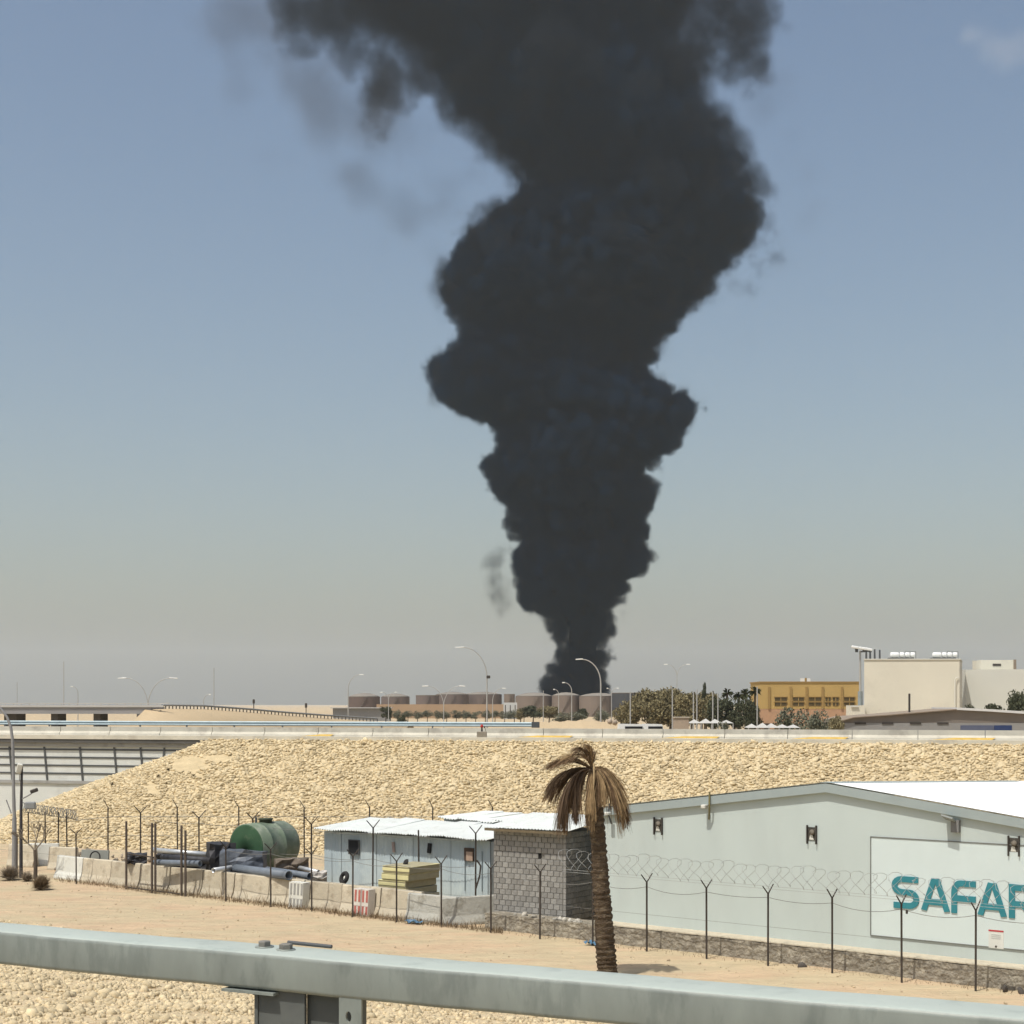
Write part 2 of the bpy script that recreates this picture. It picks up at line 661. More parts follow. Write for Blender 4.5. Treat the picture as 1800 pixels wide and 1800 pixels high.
# those that show largest and unhidden are parts of their own, the rest one mass
vis = (pxs > 5) & (pxs < 1795) & (pys > 1310) & (pys < 1400)
app = np.where(vis, ST_S / ST_C[:, 1], 0)
big_i = np.argsort(-app)[:300]
mask = np.ones(len(ST_C), bool)
mask[big_i] = False
me = rock_mesh('riprap', ST_C[mask], ST_S[mask], 0.52, srng, (ICO_V, ICO_F), 0.2, ST_F[mask], tilt=0.28)
me.materials.append(m_stone)
rip = link('riprap', me, embankment)
tag(rip, 'rough limestone facing of the road embankment', kind='stuff')
protos = []
for k in range(6):
    me = rock_mesh('stone', np.zeros((1, 3)), np.array([1.0]), 0.46, srng, (ICO2_V, ICO2_F), 0.15, None, 0.3)
    me.materials.append(m_stone)
    protos.append(me)
for q in big_i:
    o = bpy.data.objects.new('stone', protos[int(srng.integers(6))])
    COL.objects.link(o)
    o.parent = embankment
    o.matrix_basis = Matrix.Translation(Vector(ST_C[q])) @ Matrix(ST_F[q].tolist()).to_4x4() @ Matrix.Rotation(srng.uniform(0, 6.28), 4, 'Z') @ Matrix.Scale(float(ST_S[q]) * 1.05, 4)
# dark hollows where stones are missing, with dry tufts
tuft_mat = M('dry_tuft', (0.10, 0.08, 0.05), rough=1.0, var=0.3, spec=0.0)
for px, py, w in ((192, 1380, 7), (277, 1361, 6), (294, 1348, 5), (340, 1364, 6)):
    c = P(px, py, 96.0)
    f_best = min(((abs(900 + slope_pt(t, f)[0].x * FPX / slope_pt(t, f)[0].y - px) + abs(HOR + (CAM_Z - slope_pt(t, f)[0].z) * FPX / slope_pt(t, f)[0].y - py)), t, f)
                 for t in np.linspace(-1.5, 10, 60) for f in np.linspace(0.05, 1, 30))
    c = slope_pt(f_best[1], f_best[2])[0]
    mb = MB()
    for k in range(60):
        a = srng.uniform(0, 6.28)
        l = w * 0.034 * srng.uniform(0.5, 1.2)
        d = Vector((math.cos(a) * l, math.sin(a) * l, l * srng.uniform(0.3, 1.2)))
        s = Vector((-d.y, d.x, 0)).normalized() * 0.02
        mb.add([c - s, c + s, c + d], [(0, 1, 2)])
    o = mb.build('dry_shrub', tuft_mat)
    tag(o, {192: 'small dark dry shrub low on the rocky slope near its left edge', 277: 'dark dry shrub just above the washed-out hollow in the rocky slope',
            294: 'dark dry shrub highest up the left shoulder of the rocky slope', 340: 'dark dry shrub right of the washed-out hollow in the rocky slope'}[px], 'shrub')


def CR(off, along, z):
    """a point on top: off metres behind the crest, along metres right of the crest's left end"""
    p = E_L + U * along - NF * off
    return Vector((p.x, p.y, z))


# deck on top: road from edge to edge, kerbs, barriers
deck = MB()
A0, A1 = -70.0, 82.0
deck.prism([CR(0.0, A0, EZ - 0.35), CR(24, A0, EZ - 0.35), CR(24, A1, EZ - 0.35), CR(0.0, A1, EZ - 0.35)], (0, 0, 0.35))
road_far = fixn(deck.build('elevated_road', m_asphalt))
tag(road_far, kind='structure')
kerb = MB()
kerb.prism([CR(-0.05, A0, EZ - 0.1), CR(0.75, A0, EZ - 0.1), CR(0.75, A1, EZ - 0.1), CR(-0.05, A1, EZ - 0.1)], (0, 0, 0.27))
fixn(kerb.build('kerb', m_conc, road_far))
# painted edge line
MB().quad(CR(1.5, A0, EZ + 0.004), CR(1.5, A1, EZ + 0.004), CR(1.8, A1, EZ + 0.004), CR(1.8, A0, EZ + 0.004)).build('edge_line', M('road_white', (0.7, 0.69, 0.64), var=0.2), road_far)

# low concrete median with yellow painted lengths
median = empty('median_barrier', CR(8, 0, EZ))
tag(median, 'long low cream concrete barrier with yellow patches along the embankment road', 'barrier')
seg = 4.0
k = 0
a = A0 + 2
while a < A1 - 4:
    mb = MB()
    prof = [(-0.28, 0), (0.28, 0), (0.24, 0.12), (0.10, 0.28), (0.08, 0.60), (-0.08, 0.60), (-0.10, 0.28), (-0.24, 0.12)]
    p0 = [CR(8.4 + q, a + 0.01, EZ + h) for q, h in prof]
    mb.prism(p0, U * (seg - 0.04))
    o = mb.build('barrier_segment', m_conc, median)
    fixn(o)
    a += seg
    k += 1
for px, wpx in ((555, 60), (955, 100), (1210, 100), (1437, 95), (1690, 100)):
    Yb = 108.0
    # where this column of pixels meets the barrier's near face
    al = 0.0
    for it in range(30):
        q = CR(8.0, al, EZ)
        al += ((px - 900) * q.y / FPX - q.x) / U.x * 0.9
    w = wpx * 0.036
    mb = MB()
    mb.prism([CR(7.99, al - w / 2, EZ + 0.015), CR(7.99, al + w / 2, EZ + 0.015), CR(8.11, al + w / 2 + 0.2, EZ + 0.14), CR(8.11, al - w / 2 + 1.4, EZ + 0.14)], NF * 0.006)
    fixn(mb.build('yellow_patch', m_yellow, median))

# galvanised guardrail on the far side of that road
def al_of(px, off):
    al = 0.0
    for it in range(30):
        q = CR(off, al, EZ)
        al += ((px - 900) * q.y / FPX - q.x) / U.x * 0.9
    return al


gr = empty('road_guardrail', CR(18, 0, EZ))
tag(gr, 'pale blue galvanised guardrail on the far side of the embankment road', 'guardrail')
g0, g1 = A0 + 2, al_of(935, 18)
mb = MB()
wprof = [(0.0, 0.56), (-0.07, 0.61), (-0.07, 0.66), (0.0, 0.71), (0.0, 0.75), (-0.07, 0.80), (-0.07, 0.85), (0.0, 0.90), (0.015, 0.90), (0.015, 0.56)]
mb.prism([CR(18 + q, g0, EZ + h) for q, h in wprof], U * (g1 - g0))
fixn(mb.build('rail', m_galv_far, gr))
mb = MB()
mb.prism([CR(17.9, g1, EZ + 0.5), CR(18.1, g1, EZ + 0.5), CR(18.1, g1, EZ + 0.92), CR(17.9, g1, EZ + 0.92)], U * 0.55)
fixn(mb.build('end_terminal', m_rail_dark, gr))
a = g0 + 1
pm = None
while a < g1:
    mb = MB()
    mb.box(CR(18.12, a, EZ + 0.42), (0.1, 0.14, 0.84))
    mb.build('post', m_conc_grey, gr)
    a += 4.0

# small marker post with a red lamp on a concrete block at the crest
mk = CR(0.45, al_of(847, 0.45), EZ + 0.17)
mo = empty('marker_lamp', mk)
tag(mo, 'small red marker lamp on a grey concrete block at the edge of the embankment road', 'lamp')
MB().bbox(mk + Vector((0, 0, 0.16)), (0.62, 0.4, 0.38), 0.0, 0.03).build('concrete_block', M('marker_block', (0.26, 0.23, 0.18), var=0.2), mo)
MB().cyl(mk + Vector((0, 0, 0.35)), mk + Vector((0, 0, 0.62)), 0.06, 0.05).build('stem', m_dark, mo)
MB().lathe(mk + Vector((0, 0, 0.60)), [(0.09, 0), (0.10, 0.06), (0.08, 0.14), (0.03, 0.19)], 12).build('lamp', M('red_glass', (0.35, 0.03, 0.025), rough=0.3), mo)

# ------------------------------------------------------------------ bridge wall with its grid of steel rails, left of the rock slope
bw = empty('bridge_wall', CR(1.2, -16, 0))
tag(bw, 'pale concrete bridge wall with a dark steel grid at the left end of the embankment', 'wall')
mb = MB()
mb.prism([CR(0.30, A0 + 1, -0.2), CR(0.9, A0 + 1, -0.2), CR(0.9, 1.0, -0.2), CR(0.30, 1.0, -0.2)], (0, 0, 5.4))
fixn(mb.build('wall_face', M('bridge_concrete', (0.60, 0.62, 0.59), var=0.08, scale=0.5, c2=(0.53, 0.545, 0.52), s2=0.35), bw))
mb = MB()
mb.prism([CR(0.16, A0 + 1, EZ - 0.61), CR(1.6, A0 + 1, EZ - 0.61), CR(1.6, 0.5, EZ - 0.61), CR(0.16, 0.5, EZ - 0.61)], (0, 0, 0.26))
fixn(mb.build('deck_edge', m_conc_grey, bw))
YW = 106.3
for py in (1302.5, 1317, 1331, 1345, 1359):
    z = CAM_Z - (py - HOR) * YW / FPX
    mb = MB()
    mb.prism([CR(0.262, A0 + 2, z - 0.055), CR(0.297, A0 + 2, z - 0.055), CR(0.297, A0 + 2, z + 0.055), CR(0.262, A0 + 2, z + 0.055)], U * (-A0 - 1.6))
    fixn(mb.build('rail', m_rail_dark, bw))
z = CAM_Z - (1374 - HOR) * YW / FPX
mb = MB()
mb.prism([CR(0.20, A0 + 2, z - 0.11), CR(0.29, A0 + 2, z - 0.11), CR(0.29, A0 + 2, z + 0.09), CR(0.20, A0 + 2, z + 0.09)], U * (-A0 - 1.6))
fixn(mb.build('ledge', m_conc_grey, bw))
for px in (-32, 29, 90, 152, 212, 258, 300):
    al = al_of(px, 1.1)
    mb = MB()
    lean = 0.22 if px < 290 else -0.3
    mb.prism([CR(0.22, al - 0.06, EZ - 0.63), CR(0.258, al - 0.06, EZ - 0.63), CR(0.258, al + 0.06, EZ - 0.63), CR(0.22, al + 0.06, EZ - 0.63)], U * lean + Vector((0, 0, z - EZ + 0.73)))
    fixn(mb.build('post', m_rail_dark, bw))

# ================================================================== the fenced compound
m_post = M('rusty_post', (0.055, 0.045, 0.037), rough=0.8, var=0.3, scale=5.0)
m_wire = M('fence_wire', (0.20, 0.20, 0.19), rough=0.6, var=0.1, metal=0.3)
m_razor = M('razor_wire', (0.36, 0.37, 0.36), rough=0.5, var=0.1, metal=0.4)
m_barrier = M('tan_concrete', (0.47, 0.42, 0.32), rough=0.92, var=0.15, scale=1.2, bump=0.2, bscale=9.0, c2=(0.36, 0.31, 0.23), s2=1.6, obj_var=0.12)
m_barrier_w = M('white_painted_concrete', (0.62, 0.62, 0.56), rough=0.85, var=0.1, c2=(0.42, 0.40, 0.34), s2=2.5, lo=0.55, hi=0.7)
m_barrier_g = M('grey_barrier_concrete', (0.40, 0.395, 0.35), rough=0.92, var=0.14, bump=0.25, bscale=10.0, c2=(0.27, 0.26, 0.22), s2=1.8)
m_red = M('faded_red_paint', (0.42, 0.135, 0.11), rough=0.8, var=0.25, scale=6.0)

FD = Vector((24.56, -20.05, 0)).normalized()      # along the fence, to the right
FN = Vector((0.6324, 0.7747, 0))                  # behind the fence


def fl(px, off=0.0, z=0.0):
    """the point on the line off metres behind the front fence that shows in pixel column px"""
    # Y = 55.08 - 0.8164 X  shifted
    k = 0.8164
    c = 55.08 + off * (FN.y + k * FN.x)
    Y = c / (1 + k * (px - 900) / FPX)
    return Vector(((px - 900) * Y / FPX, Y, z))


frng = random.Random(4)


def make_post(parent, base, h, arms=(-1, 1), r=0.032, alen=0.35, arise=0.24, perp=FN, lean=0.0):
    mb = MB()
    top = base + Vector((lean * h, 0, h))
    mb.cyl(base + Vector((0, 0, -0.15)), top, r, r * 0.95, 8)
    p = mb.build('post', m_post, parent)
    for s in arms:
        a = MB()
        d = Vector((perp.x * s * alen * 0.9, perp.y * s * alen * 0.9, arise + frng.uniform(-0.03, 0.03)))
        a.cyl(top - Vector((0, 0, 0.03)), top + d, r * 0.7, r * 0.6, 6)
        a.build('arm', m_post, p)
    return top


def span_wire(a, b, sag, n=7):
    pts = []
    for k in range(n + 1):
        t = k / n
        p = a.lerp(b, t)
        p.z -= sag * 4 * t * (1 - t)
        pts.append(p)
    return pts


front = empty('security_fence', fl(1137))
tag(front, 'dark security fence of Y-topped posts and wires in front of the compound', 'fence')
fpx = [134, 397, 476, 548, 620, 697, 776, 863, 949, 1042, 1137, 1242, 1350, 1463, 1585, 1715, 1855]
tops = {}
for px in fpx:
    tops[px] = make_post(front, fl(px), 2.27 + frng.uniform(-0.04, 0.04), (-1, 1), lean=frng.uniform(-0.006, 0.006))
for px in (30, -25):
    tops[px] = make_post(front, fl(px), 1.95, (), lean=0.003)
ends = sorted(tops)
runs = [[p for p in ends if p < 200], [p for p in ends if p > 200]]
for run in runs:
    upper, middle = [], []
    for a, b in zip(run[:-1], run[1:]):
        A, B = fl(a), fl(b)
        w = span_wire(A + Vector((0, 0, 2.10 if a > 200 else 1.8)), B + Vector((0, 0, 2.10 if a > 200 else 1.8)), frng.uniform(0.06, 0.16))
        upper += w if not upper else w[1:]
        middle += [A + Vector((0, 0, 1.20))]
    middle.append(fl(run[-1]) + Vector((0, 0, 1.20)))
    MB().tube(upper, 0.009, 5).build('top_wire', m_wire, front)
    MB().tube(middle, 0.007, 4).build('middle_wire', m_wire, front)
# razor coil lying in the Y arms
pts = []
a0, a1 = fl(988), fl(1862)
L_ = (a1 - a0).length
turns = int(L_ / 0.40)
crng = random.Random(9)
for k in range(turns * 14):
    t = k / 14.0
    ang = 2 * math.pi * t
    r = 0.33 + 0.04 * math.sin(t * 1.7)
    q = a0 + FD * (t * 0.40 + 0.16 * math.sin(ang * 2.0) + 0.05 * math.sin(t * 2.3))
    pts.append(q + FN * (r * math.cos(ang)) + Vector((0, 0, 2.76 + r * math.sin(ang) + 0.03 * math.sin(t * 0.9))))
rz = MB().tube(pts, 0.007, 4)
coil = rz.build('razor_coil', m_razor, front)
barb = MB()
for k in range(0, len(pts), 3):
    p = pts[k]
    barb.box(p, (0.05, 0.004, 0.016), crng.uniform(0, 3), crng.uniform(0, 3))
barb.build('barbs', m_razor, coil)
for z in (2.44, 2.36):
    MB().tube([a0 + Vector((0, 0, z)), a1 + Vector((0, 0, z))], 0.008, 4).build('support_wire', m_razor, front)

# gate posts, plain and taller, at the left of the front fence
gate = empty('gate_frame', fl(270))
tag(gate, 'frame of tall plain gate posts at the left of the compound fence', 'gate')
for px, h in ((222, 2.95), (267, 2.95), (273, 2.95), (319, 2.95), (326, 2.75)):
    b = fl(px, 0.1)
    MB().cyl(b + Vector((0, 0, -0.1)), b + Vector((0, 0, h)), 0.052, 0.05, 8).build('post', M('gate_post_%d' % px, (0.10, 0.08, 0.065), rough=0.8, var=0.3), gate)
MB().tube([fl(222, 0.1, 1.55), fl(270, 0.1, 1.5)], 0.03, 6).build('cross_bar', m_post, gate)
MB().tube([fl(222, 0.1, 0.10), fl(320, 0.1, 0.08)], 0.03, 6).build('bottom_bar', m_post, gate)

# middle fence behind the barriers
mid = empty('inner_fence', P(547, 1560, 67.5))
mid.location.z = 0
tag(mid, 'second line of taller Y-topped fence posts behind the concrete barriers', 'fence')
MA, MBp = Vector((-17.0, 73.0, 0)), Vector((-1.43, 62.5, 0))
mtop = []
for px in (247, 350, 445, 547, 655, 737, 836):
    t = 0.5
    for it in range(25):
        q = MA.lerp(MBp, t)
        t += ((px - 900) * q.y / FPX - q.x) / (MBp.x - MA.x) * 0.9
    q = MA.lerp(MBp, t)
    mtop.append(make_post(mid, q, 3.0 + frng.uniform(-0.06, 0.06), (-1, 1) if px not in (737,) else (), r=0.035, alen=0.42, arise=0.3, lean=frng.uniform(-0.012, 0.008)))
w1, w2 = MB(), MB()
for a, b in zip(mtop[:-1], mtop[1:]):
    w1.tube(span_wire(a - Vector((0, 0, 0.25)), b - Vector((0, 0, 0.25)), 0.10), 0.010, 5)
    w2.tube(span_wire(a - Vector((0, 0, 1.3)), b - Vector((0, 0, 1.3)), 0.12), 0.010, 5)
w1.build('top_wire', m_wire, mid)
w2.build('middle_wire', m_wire, mid)
# a bent prop leaning on the last posts
MB().tube([P(836, 1563, 62.4), P(843, 1540, 62.4), P(845, 1522, 62.4), P(838, 1512, 62.4)], 0.035, 6).build('bent_prop', m_post, mid)

# back fence at the foot of the embankment
back = empty('rear_fence', P(420, 1518, 80.0))
back.location.z = 0
tag(back, 'rear line of thin posts with single bent tops at the foot of the rocky slope', 'fence')
btop = []
for px in (50, 80, 102, 118, 190, 312, 420, 535, 650, 760, 866):
    plain = px < 150
    b = Vector(((px - 900) * 80.0 / FPX, 80.0, 0))
    t_ = make_post(back, b, 2.6 if plain else 2.85, () if plain else (-1,), r=0.036, alen=0.38, arise=0.36, perp=Vector((0.6, 0.3, 0)), lean=frng.uniform(-0.015, 0.01))
    btop.append(t_)
w1, w2 = MB(), MB()
for a, b in zip(btop[:-1], btop[1:]):
    w1.tube([a - Vector((0, 0, 0.5)), b - Vector((0, 0, 0.5))], 0.014, 5)
    w2.tube([a - Vector((0, 0, 1.45)), b - Vector((0, 0, 1.45))], 0.012, 5)
w1.build('top_wire', m_wire, back)
w2.build('middle_wire', m_wire, back)

# ------------------------------------------------------------------ jersey barriers
def jersey_mesh(length, h=1.05, bw_=0.30, tw=0.10):
    prof = [(-bw_, 0), (bw_, 0), (bw_, 0.09), (bw_ * 0.62, 0.34), (tw + 0.01, h - 0.03), (tw - 0.02, h), (-tw + 0.02, h), (-tw - 0.01, h - 0.03), (-bw_ * 0.62, 0.34), (-bw_, 0.09)]
    mb = MB()
    mb.prism([Vector((-length / 2, y, z)) for y, z in prof], (length, 0, 0))
    # lifting slots at the foot, as dark recess blocks
    return mb


def mesh_of(mb, name, mat):
    me = bpy.data.meshes.new(name)
    me.from_pydata(mb.v, [], mb.f)
    me.materials.append(mat)
    me.update()
    import bmesh
    bm = bmesh.new()
    bm.from_mesh(me)
    bmesh.ops.recalc_face_normals(bm, faces=bm.faces)
    bmesh.ops.bevel(bm, geom=[e for e in bm.edges if e.is_manifold], offset=0.012, segments=1, affect='EDGES')
    bm.to_mesh(me)
    bm.free()
    return me


bar_me = mesh_of(jersey_mesh(2.02), 'concrete_barrier', m_barrier)
bar_w = mesh_of(jersey_mesh(1.95), 'concrete_barrier_white', m_barrier_w)
bar_g = mesh_of(jersey_mesh(2.3, 1.0), 'concrete_barrier_grey', m_barrier_g)
ROWA = math.atan2(FD.y, FD.x)
brng = random.Random(21)


def barrier(me, p, rz, label, group=None, ):
    o = bpy.data.objects.new('concrete_barrier', me)
    COL.objects.link(o)
    o.location = p
    o.rotation_euler = (brng.uniform(-0.015, 0.015), brng.uniform(-0.012, 0.012), rz + brng.uniform(-0.03, 0.03))
    tag(o, label, 'barrier', group)
    return o


ORD = ('first', 'second', 'third', 'fourth', 'fifth', 'sixth', 'seventh', 'eighth', 'ninth', 'tenth', 'eleventh', 'twelfth', 'thirteenth')
p0 = fl(126, 1.0)
d = 0.0
end = (fl(712, 1.0) - p0).length
idx = 0
while d < end:
    q = p0 + FD * d
    px = 900 + q.x * FPX / q.y
    if idx == 0:
        barrier(bar_w, q, ROWA, 'white painted concrete barrier standing first in the row, beside the dry bush')
    else:
        barrier(bar_me, q, ROWA, 'tan concrete barrier behind the fence, %s in the row after the white painted one' % ORD[idx - 1], 'tan barriers in the row behind the fence')
    idx += 1
    d += 2.07
# striped blocks pushed against the row
for px, m1, m2, lab in ((524, m_barrier_w, M('grey_stripe', (0.30, 0.30, 0.28), var=0.2), 'white block with grey stripes leaning on the barrier row'),
                        (638, M('chalk_white', (0.62, 0.58, 0.52), var=0.15), m_red, 'red and white striped block in front of the barrier row')):
    b = fl(px, 0.55)
    e = empty('striped_block', b, ROWA)
    tag(e, lab, 'barrier')
    MB().prism([Vector((-0.4, -0.16, 0)), Vector((0.4, -0.16, 0)), Vector((0.4, 0.2, 0)), Vector((-0.4, 0.2, 0))], (0, 0.06, 1.0)).build('body', m1, e, local=True)
    for k in range(4):
        x = -0.32 + k * 0.2
        for z0, z1 in ((0.52, 0.96), (0.05, 0.36)):
            y0 = -0.16 + 0.06 * z0
            y1 = -0.16 + 0.06 * z1
            fixn(MB().prism([Vector((x, y0 - 0.012, z0)), Vector((x + 0.1, y0 - 0.012, z0)), Vector((x + 0.1, y1 - 0.012, z1)), Vector((x, y1 - 0.012, z1))], (0, 0.008, 0)).build('stripe', m2, e, local=True))
b = fl(762, 0.85)
barrier(bar_g, b, ROWA + 0.05, 'grey weathered concrete barrier near the right end of the row')
b = fl(822, 1.2)
barrier(bar_g, b + FN * 0.2, ROWA + 1.05, 'grey concrete barrier turned end-on beside the block hut')
# loose barriers further back at the left
for px, Y, me_, rz, lab in ((40, 78.5, bar_me, -0.3, 'dusty concrete barrier behind the two poles at far left'), (77, 79.0, bar_w, 0.1, 'short pale barrier between the black pole and the bare tree'),
                            (112, 77.0, bar_me, -0.35, 'dusty concrete barrier behind the white painted one')):
    p = Vector(((px - 900) * Y / FPX, Y, 0.0))
    o = barrier(me_, p, rz, lab)
    o.scale = (0.75, 1, 1.05)
# leaning grey slab with a tyre ring on it
sl = Vector(((167 - 900) * 74.6 / FPX, 74.6, 0))
o = MB().bbox(sl + Vector((0, 0, 0.78)), (1.5, 0.1, 0.8), -0.35, 0.01, rx=-0.12).build('concrete_slab', M('slab_grey', (0.24, 0.25, 0.225), var=0.15))
tag(o, 'grey concrete slab standing upright behind the barrier row, with a ring against it', 'slab')


def torus(c, R_, r, m, n=26, k=8):
    pts = [c + m @ Vector((R_ * math.cos(2 * math.pi * i / n), R_ * math.sin(2 * math.pi * i / n), 0)) for i in range(n)]
    mb = MB()
    vs = []
    for i in range(n):
        a = 2 * math.pi * i / n
        for j in range(k):
            b = 2 * math.pi * j / k
            vs.append(c + m @ Vector(((R_ + r * math.cos(b)) * math.cos(a), (R_ + r * math.cos(b)) * math.sin(a), r * math.sin(b))))
    fs = [(i * k + j, ((i + 1) % n) * k + j, ((i + 1) % n) * k + (j + 1) % k, i * k + (j + 1) % k) for i in range(n) for j in range(k)]
    mb.add(vs, fs, True)
    return mb


m_rubber = M('rubber', (0.028, 0.027, 0.026), rough=0.9, var=0.2)
rm = Matrix.Rotation(-0.35, 3, 'Z') @ Matrix.Rotation(R(82), 3, 'X')
o = torus(P(167, 1507, 74.3), 0.27, 0.032, rm).build('hose_ring', m_rubber)
tag(o, 'thin black rubber ring leaning upright on the grey slab', 'ring')
rm = Matrix.Rotation(-0.9, 3, 'Z') @ Matrix.Rotation(R(70), 3, 'X')
ty = empty('tyre', P(605, 1543, 62.9))
tag(ty, 'old black tyre with a pale hub on the barrier row by the blue shed', 'tyre')
torus(P(605, 1543, 62.9), 0.19, 0.085, rm).build('rubber', m_rubber, ty)
MB().lathe(P(606, 1543, 62.8), [(0.0, -0.03), (0.07, -0.03), (0.075, 0.02), (0.0, 0.03)], 12, m=rm.to_4x4()).build('hub', m_barrier_w, ty)

# ------------------------------------------------------------------ low plinth wall between fence and buildings
m_plinth = M('rough_render', (0.25, 0.225, 0.18), rough=1.0, var=0.25, scale=3.0, bump=0.9, bscale=7.0, c2=(0.33, 0.30, 0.24), s2=4.0, lo=0.5, hi=0.6, spec=0.05)
m_ledge = M('sandy_ledge', (0.50, 0.445, 0.34), rough=0.95, var=0.12, scale=2.0)
pl = empty('plinth_wall', fl(1300, 0.75))
tag(pl, 'low rough rendered plinth wall with a sandy top edge below the white building', 'wall')
A, B = fl(852, 0.75), fl(1880, 0.75)
mb = MB()
n = 60
for i in range(n):
    t0, t1 = i / n, (i + 1) / n
    a, b = A.lerp(B, t0), A.lerp(B, t1)
    h0, h1 = 0.55 + 0.012 * math.sin(i * 1.7), 0.55 + 0.012 * math.sin((i + 1) * 1.7)
    w0, w1 = 0.02 * math.sin(i * 2.3), 0.02 * math.sin((i + 1) * 2.3)
    mb.add([a + FN * w0 + Vector((0, 0, -0.1)), b + FN * w1 + Vector((0, 0, -0.1)), b + FN * (w1 + 0.03) + Vector((0, 0, h1)), a + FN * (w0 + 0.03) + Vector((0, 0, h0)),
            a + FN * 0.9 + Vector((0, 0, h0)), b + FN * 0.9 + Vector((0, 0, h1))], [(0, 1, 2, 3), (3, 2, 5, 4)])
e0 = A + FN * 0.9
mb.add([A + Vector((0, 0, -0.1)), A + FN * 0.03 + Vector((0, 0, 0.55)), e0 + Vector((0, 0, 0.55)), e0 + Vector((0, 0, -0.1))], [(0, 1, 2, 3)])
mb.build('wall_face', m_plinth, pl)
mb = MB()
A2, B2 = fl(1046, 0.75), fl(1880, 0.75)
mb.prism([A2 + FN * 0.05 + Vector((0, 0, 0.572)), A2 + FN * 0.9 + Vector((0, 0, 0.572)), B2 + FN * 0.9 + Vector((0, 0, 0.572)), B2 + FN * 0.05 + Vector((0, 0, 0.572))], (0, 0, 0.03))
fixn(mb.build('ledge', m_ledge, pl))

# ------------------------------------------------------------------ the white building
m_white = M('white_render', (0.48, 0.545, 0.525), rough=0.85, var=0.05, scale=0.8, stretch=(1.0, 1.0, 0.3), c2=(0.45, 0.505, 0.485), s2=0.35, lo=0.45, hi=0.7)
m_fascia = M('grey_fascia', (0.31, 0.36, 0.355), rough=0.6, var=0.06)
m_roofw = M('white_sheet_roof', (0.80, 0.82, 0.80), rough=0.5, var=0.05, scale=0.7)
m_panel = M('sign_panel', (0.575, 0.655, 0.645), rough=0.6, var=0.03)
m_teal = M('teal_letters', (0.033, 0.205, 0.245), rough=0.6, var=0.08, scale=3.0)


def wl(px, z=0.0, off=0.0):
    return fl(px, 1.60 + off, z)


W0 = wl(1047)
WD = FD
WLEN = (wl(1880) - W0).length


def wp(u, z, off=0.0):
    """point on the gable wall: u metres right of its left corner"""
    return W0 + WD * u + FN * off + Vector((0, 0, z))


def wu(px):
    return (wl(px) - W0).dot(WD)


UA = wu(1455)
ZA = 5.56
SLP = 0.130
wb = empty('white_building', wp(WLEN / 2, 0))
tag(wb, 'large white gabled building with a teal sign behind the fence at right', 'building')


def roof_z(u):
    return ZA - SLP * abs(u - UA)


UR = UA * 2 + 0.6
mb = MB()
mb.prism([wp(0, 0.3), wp(UR, 0.3), wp(UR, roof_z(UR) - 0.12), wp(UA, ZA - 0.12), wp(0, roof_z(0) - 0.12)], FN * 0.25)
fixn(mb.build('gable_wall', m_white, wb))
# side wall on the left, going back
mb = MB()
mb.prism([wp(0.0, 0.3, 0.26), wp(0.25, 0.3, 0.26), wp(0.25, roof_z(0) - 0.14, 0.26), wp(0, roof_z(0) - 0.14, 0.26)], FN * 13)
fixn(mb.build('side_wall', m_white, wb))
# fascia boards up both slopes
for ua, ub in ((-0.35, UA), (UA, UR + 0.3)):
    mb = MB()
    mb.prism([wp(ua, roof_z(ua) - 0.27, -0.14), wp(ub, roof_z(ub) - 0.27, -0.14), wp(ub, roof_z(ub), -0.14), wp(ua, roof_z(ua), -0.14)], FN * 0.13)
    fixn(mb.build('fascia', m_fascia, wb))
# ribbed roof sheets: each its own piece
BACK = 15.0
DROP = 0.035
def sheet(u0, u1, o0, o1, nw=8):
    mb = MB()
    n = nw * 4
    vs = []
    for k in range(n + 1):
        o = o0 + (o1 - o0) * k / n
        rib = 0.03 if (k % 4) in (0, 1) else 0.0
        for u in (u0, u1):
            vs.append(wp(u, roof_z(u) + 0.012 + rib - DROP * o, o))
    mb.add(vs, [(2 * k, 2 * k + 1, 2 * k + 3, 2 * k + 2) for k in range(n)])
    return mb
for o0 in np.arange(-0.14, BACK, 1.5):
    sheet(UA + 0.02, UR + 0.35, o0, o0 + 1.49).build('roof_sheet', m_roofw, wb)
    sheet(-0.4, UA - 0.02, o0, o0 + 1.49).build('roof_sheet', m_roofw, wb)
mb = MB()
mb.prism([wp(UA - 0.22, roof_z(UA - 0.22) + 0.05, -0.15), wp(UA, ZA + 0.06, -0.15), wp(UA + 0.22, roof_z(UA + 0.22) + 0.05, -0.15)], FN * BACK + Vector((0, 0, -DROP * BACK)))
fixn(mb.build('ridge_cap', m_fascia, wb))
# sign panel with a dark line frame
su0, su1 = wu(1532), UR - 0.2
mb = MB()
mb.prism([wp(su0, 1.02, -0.02), wp(su1, 1.02, -0.02), wp(su1, 3.97, -0.02), wp(su0, 3.97, -0.02)], FN * 0.012)
sign = fixn(mb.build('sign_panel', m_panel, wb))
for (ua, za, ub, zb) in ((su0, 3.97, su1, 4.0), (su0, 0.99, su1, 1.02), (su0 - 0.03, 0.99, su0, 4.0)):
    mb = MB()
    mb.prism([wp(ua, za, -0.035), wp(ub, za, -0.035), wp(ub, zb, -0.035), wp(ua, zb, -0.035)], FN * 0.03)
    fixn(mb.build('frame_strip', M('frame_grey', (0.16, 0.165, 0.155), var=0.15), sign))


